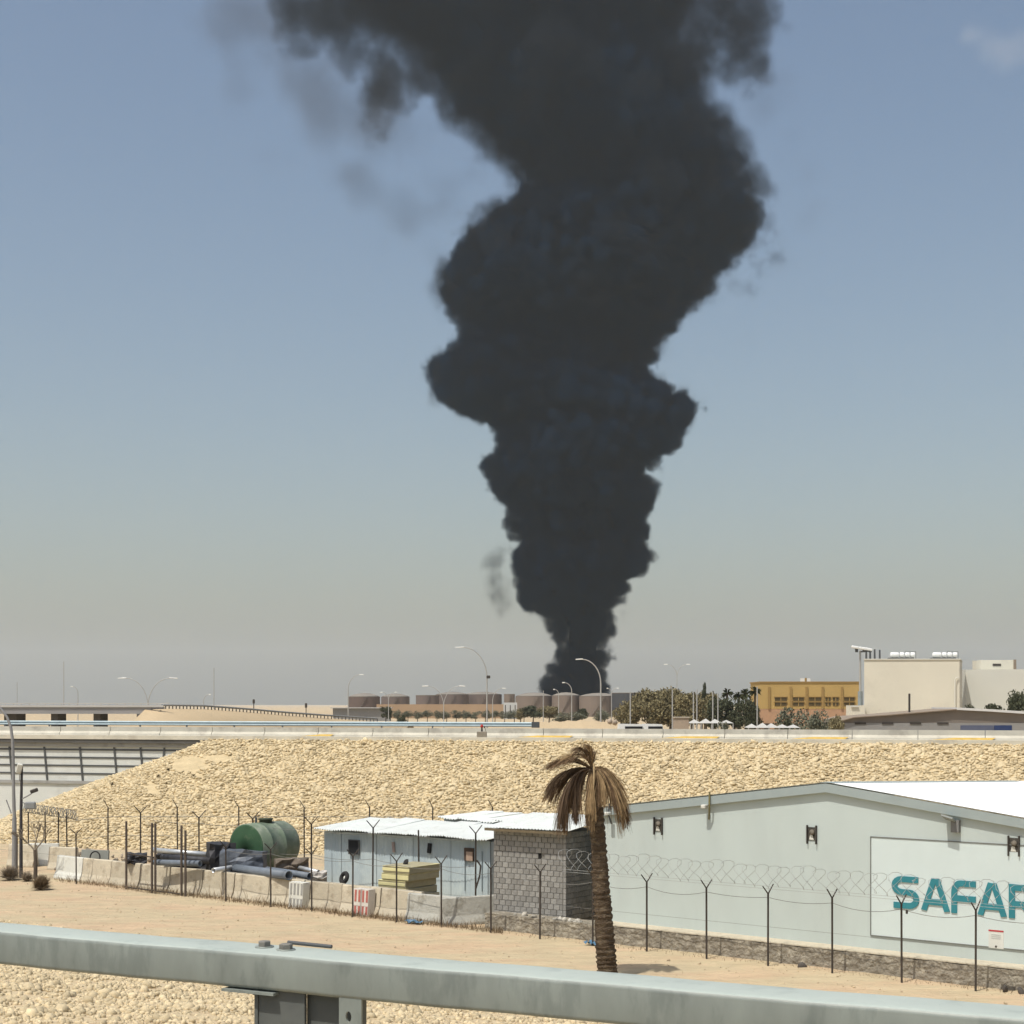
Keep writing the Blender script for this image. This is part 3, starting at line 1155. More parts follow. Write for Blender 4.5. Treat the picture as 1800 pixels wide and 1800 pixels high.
# lettering SAFARI: strokes of constant width turned into flat plates
def stroke(path, w):
    """ribbon polygon (list of quads) along a 2D path with mitred joints"""
    path = [p for i, p in enumerate(path) if i == 0 or math.hypot(p[0] - path[i - 1][0], p[1] - path[i - 1][1]) > 1e-4]
    n = len(path)
    L_, R_ = [], []
    for i, (x, y) in enumerate(path):
        d0 = (path[i][0] - path[i - 1][0], path[i][1] - path[i - 1][1]) if i > 0 else None
        d1 = (path[i + 1][0] - x, path[i + 1][1] - y) if i < n - 1 else None
        def nrm(d):
            l = math.hypot(*d)
            return (-d[1] / l, d[0] / l)
        if d0 is None:
            m_ = nrm(d1)
            s = 1
        elif d1 is None:
            m_ = nrm(d0)
            s = 1
        else:
            a, b = nrm(d0), nrm(d1)
            m_ = (a[0] + b[0], a[1] + b[1])
            l = math.hypot(*m_)
            m_ = (m_[0] / l, m_[1] / l)
            s = 1 / max(0.4, m_[0] * a[0] + m_[1] * a[1])
        L_.append((x + m_[0] * w / 2 * s, y + m_[1] * w / 2 * s))
        R_.append((x - m_[0] * w / 2 * s, y - m_[1] * w / 2 * s))
    return [(L_[i], L_[i + 1], R_[i + 1], R_[i]) for i in range(n - 1)]


def arc(cx, cy, rx, ry, a0, a1, n=8):
    return [(cx + rx * math.cos(R(a0 + (a1 - a0) * k / n)), cy + ry * math.sin(R(a0 + (a1 - a0) * k / n))) for k in range(n + 1)]


SW = 0.185
GLYPH = {
    'S': [[(0.98, 0.905)] + arc(0.36, 0.705, 0.27, 0.20, 90, 270) + arc(0.64, 0.30, 0.27, 0.205, 90, -90) + [(0.06, 0.095)]],
    'A': [[(0.10, 0.0), (0.455, 1.0)], [(0.90, 0.0), (0.545, 1.0)], [(0.24, 0.28), (0.76, 0.28)]],
    'F': [[(0.98, 0.905)] + arc(0.36, 0.62, 0.26, 0.285, 90, 180) + [(0.10, 0.0)], [(0.10, 0.45), (0.98, 0.45)]],
    'R': [[(0.10, 0.0), (0.10, 1.0)], [(0.10, 0.905), (0.62, 0.905)] + arc(0.62, 0.66, 0.26, 0.245, 90, -90) + [(0.10, 0.415)], [(0.52, 0.42), (0.90, 0.0)]],
    'I': [[(0.5, 0.0), (0.5, 1.0)]],
}
lp = [('S', 1569, 1616), ('A', 1620, 1671), ('F', 1674, 1717), ('A', 1719, 1771), ('R', 1775, 1822), ('I', 1826, 1842)]
for ch, pa, pb in lp:
    ua, ub = wu(pa), wu(pb)
    wid = ub - ua
    H_ = 0.97
    z0 = 1.90
    mb = MB()
    lay = 0
    for path in GLYPH[ch]:
        pth = [(x * wid, y * H_) for x, y in path] if ch != 'I' else [(0.5 * wid, y * H_) for x, y in path]
        qs = stroke(pth, SW * 0.97 if ch != 'I' else 0.2)
        outl = [q[0] for q in qs] + [qs[-1][1], qs[-1][2]] + [q[3] for q in qs[::-1]]
        outl = [(x, min(max(y, 0.0), H_)) for x, y in outl]
        mb.prism([wp(ua + x, z0 + y, -0.05 - 0.002 * lay) for x, y in outl], FN * 0.028)
        lay += 1
    fixn(mb.build('letter', m_teal, sign))
# wall vents: dark opening between two angle irons, pale flap inside
def vent(px, py, name='vent'):
    u = wu(px)
    q = wl(px)
    z = CAM_Z - (py - HOR) * q.y / FPX
    v = MB()
    v.box(wp(u, z + 0.03, -0.012), (0.30, 0.02, 0.40), ROWA)
    v_ = v.build(name, M('vent_dark', (0.07, 0.065, 0.055), var=0.4, scale=9.0), wb)
    for s in (-1, 1):
        MB().box(wp(u + s * 0.155, z, -0.05), (0.035, 0.07, 0.58), ROWA).build('angle_iron', m_dark, v_)
    fixn(MB().prism([wp(u - 0.10, z - 0.16, -0.03), wp(u + 0.06, z - 0.16, -0.03), wp(u + 0.02, z - 0.02, -0.03), wp(u - 0.06, z + 0.0, -0.03)], FN * 0.01).build('flap', m_barrier_w, v_))
    MB().lathe(wp(u + 0.02, z + 0.08, -0.05), [(0.0, 0), (0.085, 0), (0.085, 0.03), (0.0, 0.035)], 12, m=Matrix.Rotation(ROWA, 4, 'Z') @ Matrix.Rotation(R(90), 4, 'X')).build('fan', M('vent_fan', (0.16, 0.14, 0.11), var=0.3), v_)
for px, py in ((1158, 1452), (1428, 1467), (1783, 1487)):
    vent(px, py)
# flood lamps and brackets under the eaves
def zat(px, py):
    return CAM_Z - (py - HOR) * wl(px).y / FPX
u = wu(1682)
fx = MB().box(wp(u, zat(1682, 1452), -0.09), (0.24, 0.14, 0.36), ROWA).build('lamp_box', M('lamp_grey', (0.21, 0.21, 0.205), var=0.1), wb)
MB().box(wp(u - 0.12, zat(1678, 1438), -0.28), (0.36, 0.42, 0.05), ROWA, rx=-0.35, ry=0.25).build('shade', M('lamp_shade_grey', (0.26, 0.28, 0.27), var=0.1), fx)
u = wu(1251)
fx = MB().tube([wp(u + 0.02, zat(1251, 1392), -0.16), wp(u + 0.05, zat(1251, 1408), -0.22), wp(u + 0.04, zat(1251, 1422), -0.2), wp(u - 0.03, zat(1249, 1440), -0.12)], 0.03, 6).build('bracket', M('bracket_ochre', (0.16, 0.14, 0.06), var=0.4), wb)
MB().bbox(wp(u - 0.12, zat(1246, 1417), -0.25), (0.16, 0.22, 0.12), ROWA, 0.02).build('camera_body', m_barrier_w, fx)
u = wu(1076)
fx = MB().tube([wp(u, zat(1076, 1412), -0.16), wp(u, zat(1076, 1428), -0.25), wp(u + 0.06, zat(1080, 1448), -0.12)], 0.03, 6).build('bracket', m_rail_dark, wb)
MB().bbox(wp(u + 0.03, zat(1077, 1429), -0.3), (0.16, 0.2, 0.1), ROWA, 0.02).build('camera_body', m_barrier_w, fx)
# small notice hung on the fence
q = fl(1751, -0.04)
z0 = CAM_Z - (1667 - HOR) * q.y / FPX
z1 = CAM_Z - (1635 - HOR) * q.y / FPX
ns = empty('warning_notice', Vector((q.x, q.y, z0)))
tag(ns, 'small white notice with a red top band hung on the fence below the teal sign', 'notice')
hw_ = 0.215
MB().box(Vector((q.x, q.y, (z0 + z1) / 2)), (hw_ * 2, 0.012, z1 - z0), ROWA).build('plate', M('notice_white', (0.60, 0.62, 0.58), var=0.08), ns)
MB().box(Vector((q.x, q.y, z1 - 0.02)) - FN * 0.009, (hw_ * 2, 0.006, 0.045), ROWA).build('red_band', M('notice_red', (0.42, 0.05, 0.06), var=0.1), ns)
for k in range(3):
    MB().box(Vector((q.x, q.y, z1 - 0.13 - 0.05 * k)) - FN * 0.009, (hw_ * 1.25, 0.005, 0.022), ROWA).build('print_line', M('notice_grey_%d' % k, (0.42, 0.44, 0.42), var=0.1), ns)
MB().box(Vector((q.x, q.y, z0 + 0.05)) - FN * 0.009, (0.05, 0.005, 0.06), ROWA, ry=0.5).build('black_mark', m_dark, ns)
q = fl(1594, -0.02)
o = MB().bbox(Vector((q.x, q.y, CAM_Z - (1603 - HOR) * q.y / FPX)), (0.06, 0.05, 0.11), ROWA, 0.01).build('padlock', m_post)
tag(o, 'small dark padlock hanging on the fence wire below the letter S', 'padlock')

# ------------------------------------------------------------------ block hut
m_block = M('concrete_block', (0.265, 0.26, 0.243), rough=0.95, var=0.18, scale=3.0, bump=0.5, bscale=18.0, obj_var=0.16, spec=0.1)
m_joint = M('block_mortar', (0.185, 0.178, 0.162), rough=1.0, var=0.15)
HL, HR = Vector((-0.66, 57.5, 0)), Vector((1.85, 55.7, 0))
HD = (HR - HL).normalized()
HN = Vector((-HD.y, HD.x, 0))
hang = math.atan2(HD.y, HD.x)
HLEN = (HR - HL).length
HDEP = 2.4
HZ = 3.52
hut = empty('block_hut', (HL + HR) / 2)
tag(hut, 'grey concrete block hut with a white sheet roof beside the palm', 'hut')
# mortar cores, set back from the block faces
fw = MB()
fw.prism([HL + HN * 0.012 + Vector((0, 0, 0)), HR + HN * 0.012 - HD * 0.012, HR + HN * HDEP - HD * 0.012, HL + HN * HDEP], (0, 0, HZ))
hutwall = fixn(fw.build('wall', m_joint, hut))
bh, bl = 0.195, 0.262
blk = MB().bbox((0, 0, 0), (bl - 0.016, 0.09, bh - 0.016), 0, 0.008)
blk_me = bpy.data.meshes.new('block')
blk_me.from_pydata(blk.v, [], blk.f)
blk_me.materials.append(m_block)
blk_h = MB().bbox((0, 0, 0), (bl / 2 - 0.016, 0.09, bh - 0.016), 0, 0.008)
blk_hme = bpy.data.meshes.new('half_block')
blk_hme.from_pydata(blk_h.v, [], blk_h.f)
blk_hme.materials.append(m_block)
hrng = random.Random(31)
rowsn = int(HZ / bh)


def lay(origin, d, nrm, length, ang, skip=()):
    for r_ in range(2, rowsn):
        x = 0.0
        odd = r_ % 2
        while x < length - 0.05:
            full = not (odd and x < 0.01)
            w = bl if full else bl / 2
            if x + w > length + 0.02:
                w = bl / 2
                full = False
                if x + w > length + 0.06:
                    break
            c = origin + d * (x + w / 2) + Vector((0, 0, (r_ + 0.5) * bh))
            hole = any(abs((x + w / 2) - hx) < hw2 and abs((r_ + 0.5) * bh - hz2) < hh for hx, hz2, hw2, hh in skip)
            if not hole:
                o = bpy.data.objects.new('block', blk_me if full else blk_hme)
                COL.objects.link(o)
                o.parent = hutwall
                o.matrix_parent_inverse = wmat(hutwall).inverted()
                o.location = c + nrm * (0.028 + hrng.uniform(-0.006, 0.006))
                o.rotation_euler = (0, hrng.uniform(-0.006, 0.006), ang + hrng.uniform(-0.012, 0.012))
            x += w


lay(HL, HD, HN, HLEN, hang, ((1.98, 2.62, 0.14, 0.16),))
lay(HR, HN, -HD, HDEP, hang + math.pi / 2)
# dark hole broken through and a mended patch
hp = HL + HD * 1.98 + Vector((0, 0, 2.62))
MB().prism([hp - HN * 0.0 + HD * x + Vector((0, 0, z)) for x, z in ((-0.1, 0.15), (0.08, 0.2), (0.12, -0.02), (0.02, -0.2), (-0.12, -0.1))], HN * 0.03).build('hole', M('hole_black', (0.01, 0.01, 0.009), var=0.1), hut)
# roof: corrugated sheets with an overhang at the front
m_sheet = M('galvanised_sheet', (0.66, 0.69, 0.66), rough=0.55, var=0.08, scale=0.8, c2=(0.50, 0.50, 0.45), s2=1.1, lo=0.55, hi=0.75)
m_sheet_edge = M('rusty_edge', (0.15, 0.12, 0.075), rough=0.9, var=0.3, scale=6.0)


def corr_sheet(o, d, nrm, w, dep, z0, z1, waves=9, amp=0.022, warp=0.0, rng_=random.Random(2)):
    """sheet from o along d (width w), back along nrm; corrugation runs front to back"""
    mb = MB()
    n = waves * 6
    ms = 3
    vs = []
    ph_ = rng_.uniform(0, 6)
    for j in range(ms + 1):
        t = j / ms
        for k in range(n + 1):
            x = w * k / n
            zz = z0 + (z1 - z0) * t + amp * math.sin(2 * math.pi * waves * k / n) + warp * math.sin(x * 2.1 + ph_ + t * 2) * (1 - 0.5 * t)
            vs.append(o + d * x + nrm * (dep * t) + Vector((0, 0, zz)))
    m1 = n + 1
    fs = [(j * m1 + k, j * m1 + k + 1, (j + 1) * m1 + k + 1, (j + 1) * m1 + k) for j in range(ms) for k in range(n)]
    mb.add(vs, fs, True)
    return mb


for k in range(4):
    w = (HLEN + 0.5) / 4
    corr_sheet(HL - HD * 0.12 - HN * 0.42 + HD * (k * w), HD, HN, w + 0.05, HDEP + 0.7, HZ + 0.07 + 0.006 * k, HZ + 0.42 + 0.006 * k, 7, 0.02, 0.01).build('roof_sheet', m_sheet, hut)
mb = MB()
mb.prism([HL - HD * 0.12 - HN * 0.40 + Vector((0, 0, HZ - 0.05)), HR + HD * 0.36 - HN * 0.40 + Vector((0, 0, HZ - 0.05)), HR + HD * 0.36 - HN * 0.40 + Vector((0, 0, HZ + 0.045)), HL - HD * 0.12 - HN * 0.40 + Vector((0, 0, HZ + 0.045))], HN * 0.04)
fixn(mb.build('eave_board', m_sheet_edge, hut))
# broken rubble on the plinth in front of the hut
m_chip = M('rubble_chip', (0.42, 0.40, 0.35), rough=1.0, var=0.25, obj_var=0.25)
chip = rock_mesh('chip', np.zeros((1, 3)), np.array([1.0]), 0.6, RNG, (ICO_V, ICO_F), 0.25)
chip.materials.append(m_chip)
for k in range(16):
    px = 975 + k * 4.2 if k < 12 else 905 + (k - 12) * 16
    q = fl(px + hrng.uniform(-3, 3), 0.95, 0.56 + hrng.uniform(0.0, 0.03))
    o = bpy.data.objects.new('rubble_piece', chip)
    COL.objects.link(o)
    o.location = q
    s = hrng.uniform(0.05, 0.12)
    o.scale = (s, s, s)
    o.rotation_euler = (hrng.uniform(0, 3), hrng.uniform(0, 3), hrng.uniform(0, 3))
    tag(o, 'broken piece of masonry lying on the plinth before the block hut', 'rubble', 'masonry pieces before the hut')

# ------------------------------------------------------------------ pale blue shed
m_blue = M('pale_blue_sheet', (0.40, 0.475, 0.50), rough=0.7, var=0.08, scale=1.2, c2=(0.47, 0.545, 0.555), s2=0.8, lo=0.45, hi=0.65, obj_var=0.05)
SA, SB = Vector((-8.06, 68.4, 0)), Vector((-0.857, 63.0, 0))
SD = (SB - SA).normalized()
SN = Vector((-SD.y, SD.x, 0))
SLEN = (SB - SA).length
sang = math.atan2(SD.y, SD.x)
shed = empty('blue_shed', (SA + SB) / 2)
tag(shed, 'long pale blue sheet-metal shed with a corrugated roof behind the barriers', 'shed')
holes = ((1.27, 2.08, 0.40, 0.55),)
npan = 9
for k in range(npan):
    w = SLEN / npan
    o_ = SA + SD * (k * w) + SN * (0.012 * (k % 2))
    mb = MB()
    nn = 24
    vs = []
    for j in range(2):
        for i in range(nn + 1):
            x = (w - 0.012) * i / nn
            vs.append(o_ + SD * x - SN * (0.012 * math.sin(2 * math.pi * 6 * i / nn)) + Vector((0, 0, 2.58 * j)))
    mb.add(vs, [(i, i + 1, nn + 2 + i, nn + 1 + i) for i in range(nn)], True)
    mb.build('wall_panel', m_blue, shed)
mb = MB()
mb.prism([SA + SN * 0.06, SB + SN * 0.06, SB + SN * 3.0, SA + SN * 3.0], (0, 0, 2.55))
fixn(mb.build('inner_wall', M('shed_inner', (0.30, 0.34, 0.35), var=0.1), shed))
srn = random.Random(8)
nr = 9
for k in range(nr):
    w = (SLEN + 0.35) / nr
    corr_sheet(SA - SD * 0.25 - SN * 0.45 + SD * (k * w), SD, SN, w + 0.06, 3.7, 2.66 + 0.008 * (k % 3) + (0.03 if k in (3, 6) else 0), 2.95 + (0.06 if k in (2, 5) else 0), 8, 0.028, 0.03, srn).build('roof_sheet', m_sheet, shed)
# windows and fittings
def on_shed(px, py, off=-0.05):
    t = 0.5
    for it in range(30):
        q = SA.lerp(SB, t)
        t += ((px - 900) * q.y / FPX - q.x) / (SB.x - SA.x) * 0.9
    q = SA.lerp(SB, t) + SN * off
    return Vector((q.x, q.y, CAM_Z - (py - HOR) * q.y / FPX))
m_void = M('dark_opening', (0.014, 0.015, 0.017), rough=0.6, var=0.2)
wn_ = MB().box(on_shed(624, 1489), (0.55, 0.05, 0.56), sang).build('window', m_void, shed)
for s in (-1, 1):
    MB().box(on_shed(624, 1489) + SD * (0.285 * s) - SN * 0.02, (0.04, 0.05, 0.62), sang).build('frame', m_rail_dark, wn_)
    MB().box(on_shed(624, 1489) + Vector((0, 0, 0.295 * s)) - SN * 0.02, (0.53, 0.05, 0.04), sang).build('frame', m_rail_dark, wn_)
MB().box(on_shed(756, 1491), (0.16, 0.06, 0.40), sang, ry=0.12).build('slot', m_void, shed)
MB().box(on_shed(693, 1489), (0.14, 0.03, 0.42), sang, ry=-0.1).build('rust_stain', M('rust_patch', (0.30, 0.24, 0.22), var=0.3), shed)
wn_ = MB().box(on_shed(826, 1502), (0.46, 0.08, 0.52), sang).build('window', M('window_brown', (0.085, 0.06, 0.045), var=0.2), shed)
MB().box(on_shed(828, 1505) - SN * 0.05, (0.32, 0.03, 0.36), sang).build('shutter', M('pinkish_board', (0.40, 0.29, 0.22), var=0.12), wn_)
MB().box(on_shed(848, 1532, -0.03), (0.02, 0.04, 1.6), sang).build('door_edge', M('seam_grey', (0.26, 0.31, 0.33), var=0.1), shed)
MB().box(on_shed(818, 1535, -0.03), (0.02, 0.04, 1.4), sang).build('door_edge', M('seam_grey2', (0.26, 0.31, 0.33), var=0.1), shed)

# smaller shed behind, only its ragged roof shows
RA, RB = Vector(((768 - 900) * 71 / FPX, 71.0, 0)), Vector(((900 - 900) * 67 / FPX, 67.0, 0))
RD = (RB - RA).normalized()
RN_ = Vector((-RD.y, RD.x, 0))
rsd = empty('rear_shed', (RA + RB) / 2)
tag(rsd, 'small shed with a ragged dark-edged roof showing behind the blue shed', 'shed')
mb = MB()
mb.prism([RA + RN_ * 0.4, RB + RN_ * 0.4, RB + RN_ * 2.4, RA + RN_ * 2.4], (0, 0, 2.9))
fixn(mb.build('wall', m_blue, rsd))
for k in range(4):
    w = (RB - RA).length / 4
    corr_sheet(RA + RD * (k * w), RD, RN_, w + 0.05, 2.8, 2.98 + 0.03 * (k % 2), 3.15, 7, 0.03, 0.05, srn).build('roof_sheet', m_sheet, rsd)

# ------------------------------------------------------------------ yellow bundle of profiled sheets
m_yel = M('yellow_sheet', (0.60, 0.56, 0.30), rough=0.6, var=0.1, scale=2.0, obj_var=0.1)
m_foam = M('foam_core', (0.34, 0.31, 0.20), rough=0.95, var=0.12, scale=4.0, obj_var=0.1)
yb = P(722, 1590, 61.6)
yb.z = 0
ya = -0.62
YD = Vector((math.cos(ya), math.sin(ya), 0))
YN = Vector((-YD.y, YD.x, 0))
bundle = empty('panel_stack', yb)
tag(bundle, 'stack of yellow profiled insulation panels in front of the blue shed', 'panels')
yc = yb + Vector((0, 0, 0.0))
zc = 0.42
prg = random.Random(5)
for k in range(5):
    th = 0.28
    mb = MB()
    off = prg.uniform(-0.05, 0.05) + (0.12 if k in (1, 2) else 0)
    # ribs run along the length; near face shows trapezoid steps
    mb.bbox(yc - YD * off + Vector((0, 0, zc + th * 0.5)), (1.35 + prg.uniform(-0.06, 0.06), 1.9, th - 0.006), ya, 0.02, rx=prg.uniform(-0.006, 0.006), ry=prg.uniform(-0.01, 0.01))
    sh_ = mb.build('panel', m_foam, bundle)
    MB().bbox(yc - YD * off + Vector((0, 0, zc + th * 0.5)) - YN * 0.955, (1.33, 0.03, th * (0.62 if k % 2 else 0.40)), ya, 0.01).build('yellow_face', m_yel, sh_)
    MB().bbox(yc - YD * off + Vector((0, 0, zc + th - 0.016)), (1.36, 1.93, 0.014), ya, 0.004).build('top_skin', m_yel, sh_)
    zc += th
for s in (-0.5, 0.5):
    MB().box(yc + YN * s + Vector((0, 0, 0.2)), (1.3, 0.12, 0.42), ya).build('bearer', M('bearer_wood_%d' % (s > 0), (0.20, 0.15, 0.09), var=0.2), bundle)
o = rock_mesh('dark_lump', np.array([tuple(yc + Vector((-0.2, 0, zc + 0.05)))]), np.array([0.15]), 0.6, RNG, (ICO2_V, ICO2_F), 0.2)
o.materials.append(m_rubber)
o = link('cloth_bundle', o)
tag(o, 'small dark bundle lying on top of the yellow panels', 'bundle')

# ------------------------------------------------------------------ green tank lying on cradles
m_green = M('green_tank_paint', (0.14, 0.185, 0.13), rough=0.6, var=0.15, scale=1.5, c2=(0.23, 0.26, 0.205), s2=1.2, lo=0.45, hi=0.65)
m_green_end = M('green_tank_end', (0.035, 0.085, 0.042), rough=0.65, var=0.15, scale=2.0, c2=(0.08, 0.12, 0.07), s2=2.5, lo=0.58, hi=0.7)
tc_ = P(433, 1490, 68.0)
td = Vector((0.56, 0.83, 0)).normalized()
tank = empty('green_tank', Vector((tc_.x, tc_.y, 0)))
tag(tank, 'weathered green cylindrical tank lying on its side in the scrap yard', 'tank')
tm = Matrix(((td.y, 0, td.x, 0), (-td.x, 0, td.y, 0), (0, 1, 0, 0), (0, 0, 0, 1)))
MB().lathe(tc_, [(1.0, 0.0), (1.02, 0.02), (1.02, 0.55), (1.035, 0.56), (1.035, 0.60), (1.02, 0.61), (1.02, 1.4), (1.035, 1.41), (1.035, 1.45), (1.02, 1.46), (1.02, 2.2), (0.95, 2.36), (0.7, 2.46), (0.0, 2.5)], 40, m=tm).build('shell', m_green, tank)
MB().lathe(tc_, [(0.0, -0.10), (0.6, -0.07), (0.93, -0.015), (0.985, -0.004)], 40, m=tm).build('end_cap', m_green_end, tank)
MB().lathe(tc_ + td * 1.2 + Vector((0, 0, 1.0)), [(0.28, 0), (0.28, 0.12), (0.33, 0.13), (0.33, 0.18), (0, 0.2)], 20).build('hatch', M('hatch_green', (0.05, 0.06, 0.04), var=0.2), tank)
MB().cyl(tc_ + td * 0.6 + Vector((0, 0, 1.0)), tc_ + td * 0.6 + Vector((0, 0, 1.25)), 0.05).build('vent_pipe', m_rail_dark, tank)
for q in (0.4, 1.9):
    c = tc_ + td * q
    MB().box(Vector((c.x, c.y, 0.48)), (0.2, 1.5, 0.96), math.atan2(td.y, td.x)).build('cradle', M('cradle_%d' % int(q * 10), (0.10, 0.085, 0.07), var=0.2), tank)

# ------------------------------------------------------------------ scrap: pipes and sheets heaped behind the barriers
m_zinc = M('zinc_pipe', (0.55, 0.57, 0.58), rough=0.35, var=0.15, scale=4.0, metal=0.5)
m_bluegrey = M('bluegrey_pipe', (0.15, 0.175, 0.205), rough=0.55, var=0.2, scale=2.0)
m_black_s = M('scorched_metal', (0.045, 0.045, 0.05), rough=0.6, var=0.4, scale=4.0, metal=0.2)


def pipe(a, b, r, mat, label, group=None, hollow=True):
    d = (b - a).normalized()
    mb = MB()
    n = 14
    r0 = mb.ring(a, d, r, n)
    r1 = mb.ring(b, d, r, n)
    i0 = mb.ring(a, d, r * 0.86, n)
    i1 = mb.ring(b, d, r * 0.86, n)
    vs = r0 + r1 + i0 + i1
    fs = []
    for k in range(n):
        k2 = (k + 1) % n
        fs += [(k, k2, n + k2, n + k), (2 * n + k, 3 * n + k, 3 * n + k2, 2 * n + k2), (k, 2 * n + k, 2 * n + k2, k2), (n + k, n + k2, 3 * n + k2, 3 * n + k)]
    mb.add(vs, fs, True)
    o = mb.build('scrap_pipe', mat)
    tag(o, label, 'pipe', group)
    return o


zl = lambda p, z: Vector((p.x, p.y, z))
pipe(P(268, 1494, 69.0), P(366, 1502, 68.0), 0.11, m_zinc, 'bright zinc pipe lying on top of the scrap heap left of the green tank')
pipe(P(285, 1507, 68.4), P(372, 1513, 66.9), 0.15, m_black_s, 'blackened pipe under the bright zinc pipe in the scrap heap')
pipe(P(272, 1516, 68.0), P(352, 1518, 66.6), 0.13, m_bluegrey, 'grey pipe lowest in the scrap heap left of the tank')
pipe(P(508, 1539, 63.3), P(415, 1527, 66.4), 0.19, m_bluegrey, 'thick blue-grey pipe with a dark open end behind the barriers')
pipe(P(545, 1540, 63.4), P(470, 1529, 66.2), 0.14, m_bluegrey, 'thinner blue-grey pipe lying behind the thick open-ended one')
pipe(P(375, 1530, 65.4), P(440, 1519, 68.0), 0.10, m_zinc, 'short zinc pipe jutting up before the green tank')
pipe(P(560, 1533, 65.4), P(522, 1524, 66.6), 0.09, m_zinc, 'short pale pipe end between the tank and the blue shed')
sc_rng = random.Random(14)


def junk(px, py, Y, w, h, dep, mat, label, rz=0.0, rx=0.0, name='scrap_sheet'):
    """crumpled sheet or block of scrap"""
    mb = MB()
    nx, ny = 5, 4
    c = P(px, py, Y)
    vs = []
    rot = Matrix.Rotation(rz, 3, 'Z') @ Matrix.Rotation(rx, 3, 'X')
    for lay_ in (0, 1):
        for j in range(ny + 1):
            for i in range(nx + 1):
                v = Vector(((i / nx - 0.5) * w, (lay_ - 0.5) * dep + sc_rng.uniform(-0.10, 0.10), (j / ny - 0.5) * h + sc_rng.uniform(-0.06, 0.06)))
                vs.append(c + rot @ v)
    m1 = nx + 1
    N_ = m1 * (ny + 1)
    fs = []
    for j in range(ny):
        for i in range(nx):
            q = (j * m1 + i, j * m1 + i + 1, (j + 1) * m1 + i + 1, (j + 1) * m1 + i)
            fs.append(q)
            fs.append(tuple(N_ + t for t in q[::-1]))
    for i in range(nx):
        fs.append((i, N_ + i, N_ + i + 1, i + 1))
        t = ny * m1 + i
        fs.append((t, t + 1, N_ + t + 1, N_ + t))
    for j in range(ny):
        a = j * m1
        fs.append((a, a + m1, N_ + a + m1, N_ + a))
        a = j * m1 + nx
        fs.append((a, N_ + a, N_ + a + m1, a + m1))
    mb.add(vs, fs)
    o = fixn(mb.build(name, mat))
    tag(o, label, 'scrap')
    return o


junk(240, 1509, 70.0, 0.9, 0.45, 0.6, m_black_s, 'dark crumpled scrap at the left end of the heap, behind the tall posts', 0.2)
junk(330, 1513, 69.2, 2.6, 0.8, 0.7, m_black_s, 'long dark mass of scrap metal under the zinc pipe', -0.3)
junk(388, 1505, 67.4, 1.1, 1.1, 0.7, m_black_s, 'dark twisted scrap against the lower left of the green tank', 0.4)
junk(428, 1514, 66.8, 1.9, 0.95, 0.6, M('blued_scrap', (0.10, 0.115, 0.14), rough=0.5, var=0.4, scale=5.0), 'blue-black scrap piled in front of the green tank', -0.2)
junk(512, 1524, 66.6, 1.4, 0.75, 0.5, M('brown_scrap', (0.16, 0.13, 0.10), rough=0.8, var=0.4, scale=5.0), 'brown scrap between the green tank and the blue shed', 0.3)
junk(555, 1542, 64.4, 0.9, 0.45, 0.4, M('pale_scrap', (0.45, 0.42, 0.38), rough=0.8, var=0.4, scale=7.0), 'pale and dark torn scrap beside the old tyre', 0.1)
dsc = MB().lathe(P(372, 1498, 67.6), [(0.0, 0), (0.17, 0.0), (0.18, 0.03), (0.0, 0.05)], 18, m=Matrix.Rotation(R(80), 4, 'X')).build('drum_cover', m_barrier_w)
tag(dsc, 'round white drum cover standing out on the dark scrap heap', 'drum cover')

# ------------------------------------------------------------------ poles, camera, razor tangle, dead tree at the far left
lp_ = empty('street_lamp', G(25, 1534))
tag(lp_, 'grey lamp post with a curved arm leaving the picture at far left', 'lamp post')
m_pole = M('grey_pole', (0.27, 0.27, 0.27), rough=0.6, var=0.12, metal=0.2)
Yp = 75.7
b = G(25, 1534)
MB().tube([b, Vector((b.x, Yp, 2.6))], [0.115, 0.105], 12).build('lower_shaft', m_pole, lp_)
MB().tube([Vector((b.x, Yp, 2.6))] + [P(x, y, Yp) for x, y in ((24, 1400), (23, 1330), (22, 1300), (19, 1278), (12, 1260), (0, 1244), (-16, 1232), (-40, 1224))], [0.085, 0.08, 0.075, 0.07, 0.065, 0.06, 0.055, 0.05, 0.05], 12).build('upper_shaft', m_pole, lp_)
MB().bbox(P(-54, 1222, Yp), (0.7, 0.25, 0.12), 0, 0.03).build('lamp_head', m_pole, lp_)
bp_ = empty('camera_pole', G(37, 1543))
tag(bp_, 'dark pole carrying a white floodlight and a small camera at far left', 'pole')
Yb2 = 73.4
b = G(37, 1543)
MB().tube([b, Vector((b.x, b.y, 3.0)), P(38.5, 1343, Yb2)], [0.085, 0.07, 0.055], 10).build('shaft', M('dark_pole', (0.05, 0.047, 0.05), rough=0.6, var=0.15), bp_)
fl_ = MB().bbox(P(34, 1351, Yb2 - 0.15), (0.24, 0.14, 0.46), 0.2, 0.03, rx=0.25, ry=0.25).build('floodlight', m_barrier_w, bp_)
MB().tube([P(34.5, 1360, Yb2 - 0.1), P(34, 1372, Yb2), P(38, 1376, Yb2)], 0.02, 6).build('bracket', m_pole, fl_)
MB().tube([P(39, 1404, Yb2), P(47, 1400, Yb2 - 0.1), P(54, 1396, Yb2 - 0.2), P(58, 1391, Yb2 - 0.2)], 0.03, 6).build('camera_arm', m_pole, bp_)
cb = MB().bbox(P(60, 1390, Yb2 - 0.3), (0.36, 0.18, 0.17), 0.3, 0.03, ry=-0.35).build('camera', m_dark, bp_)
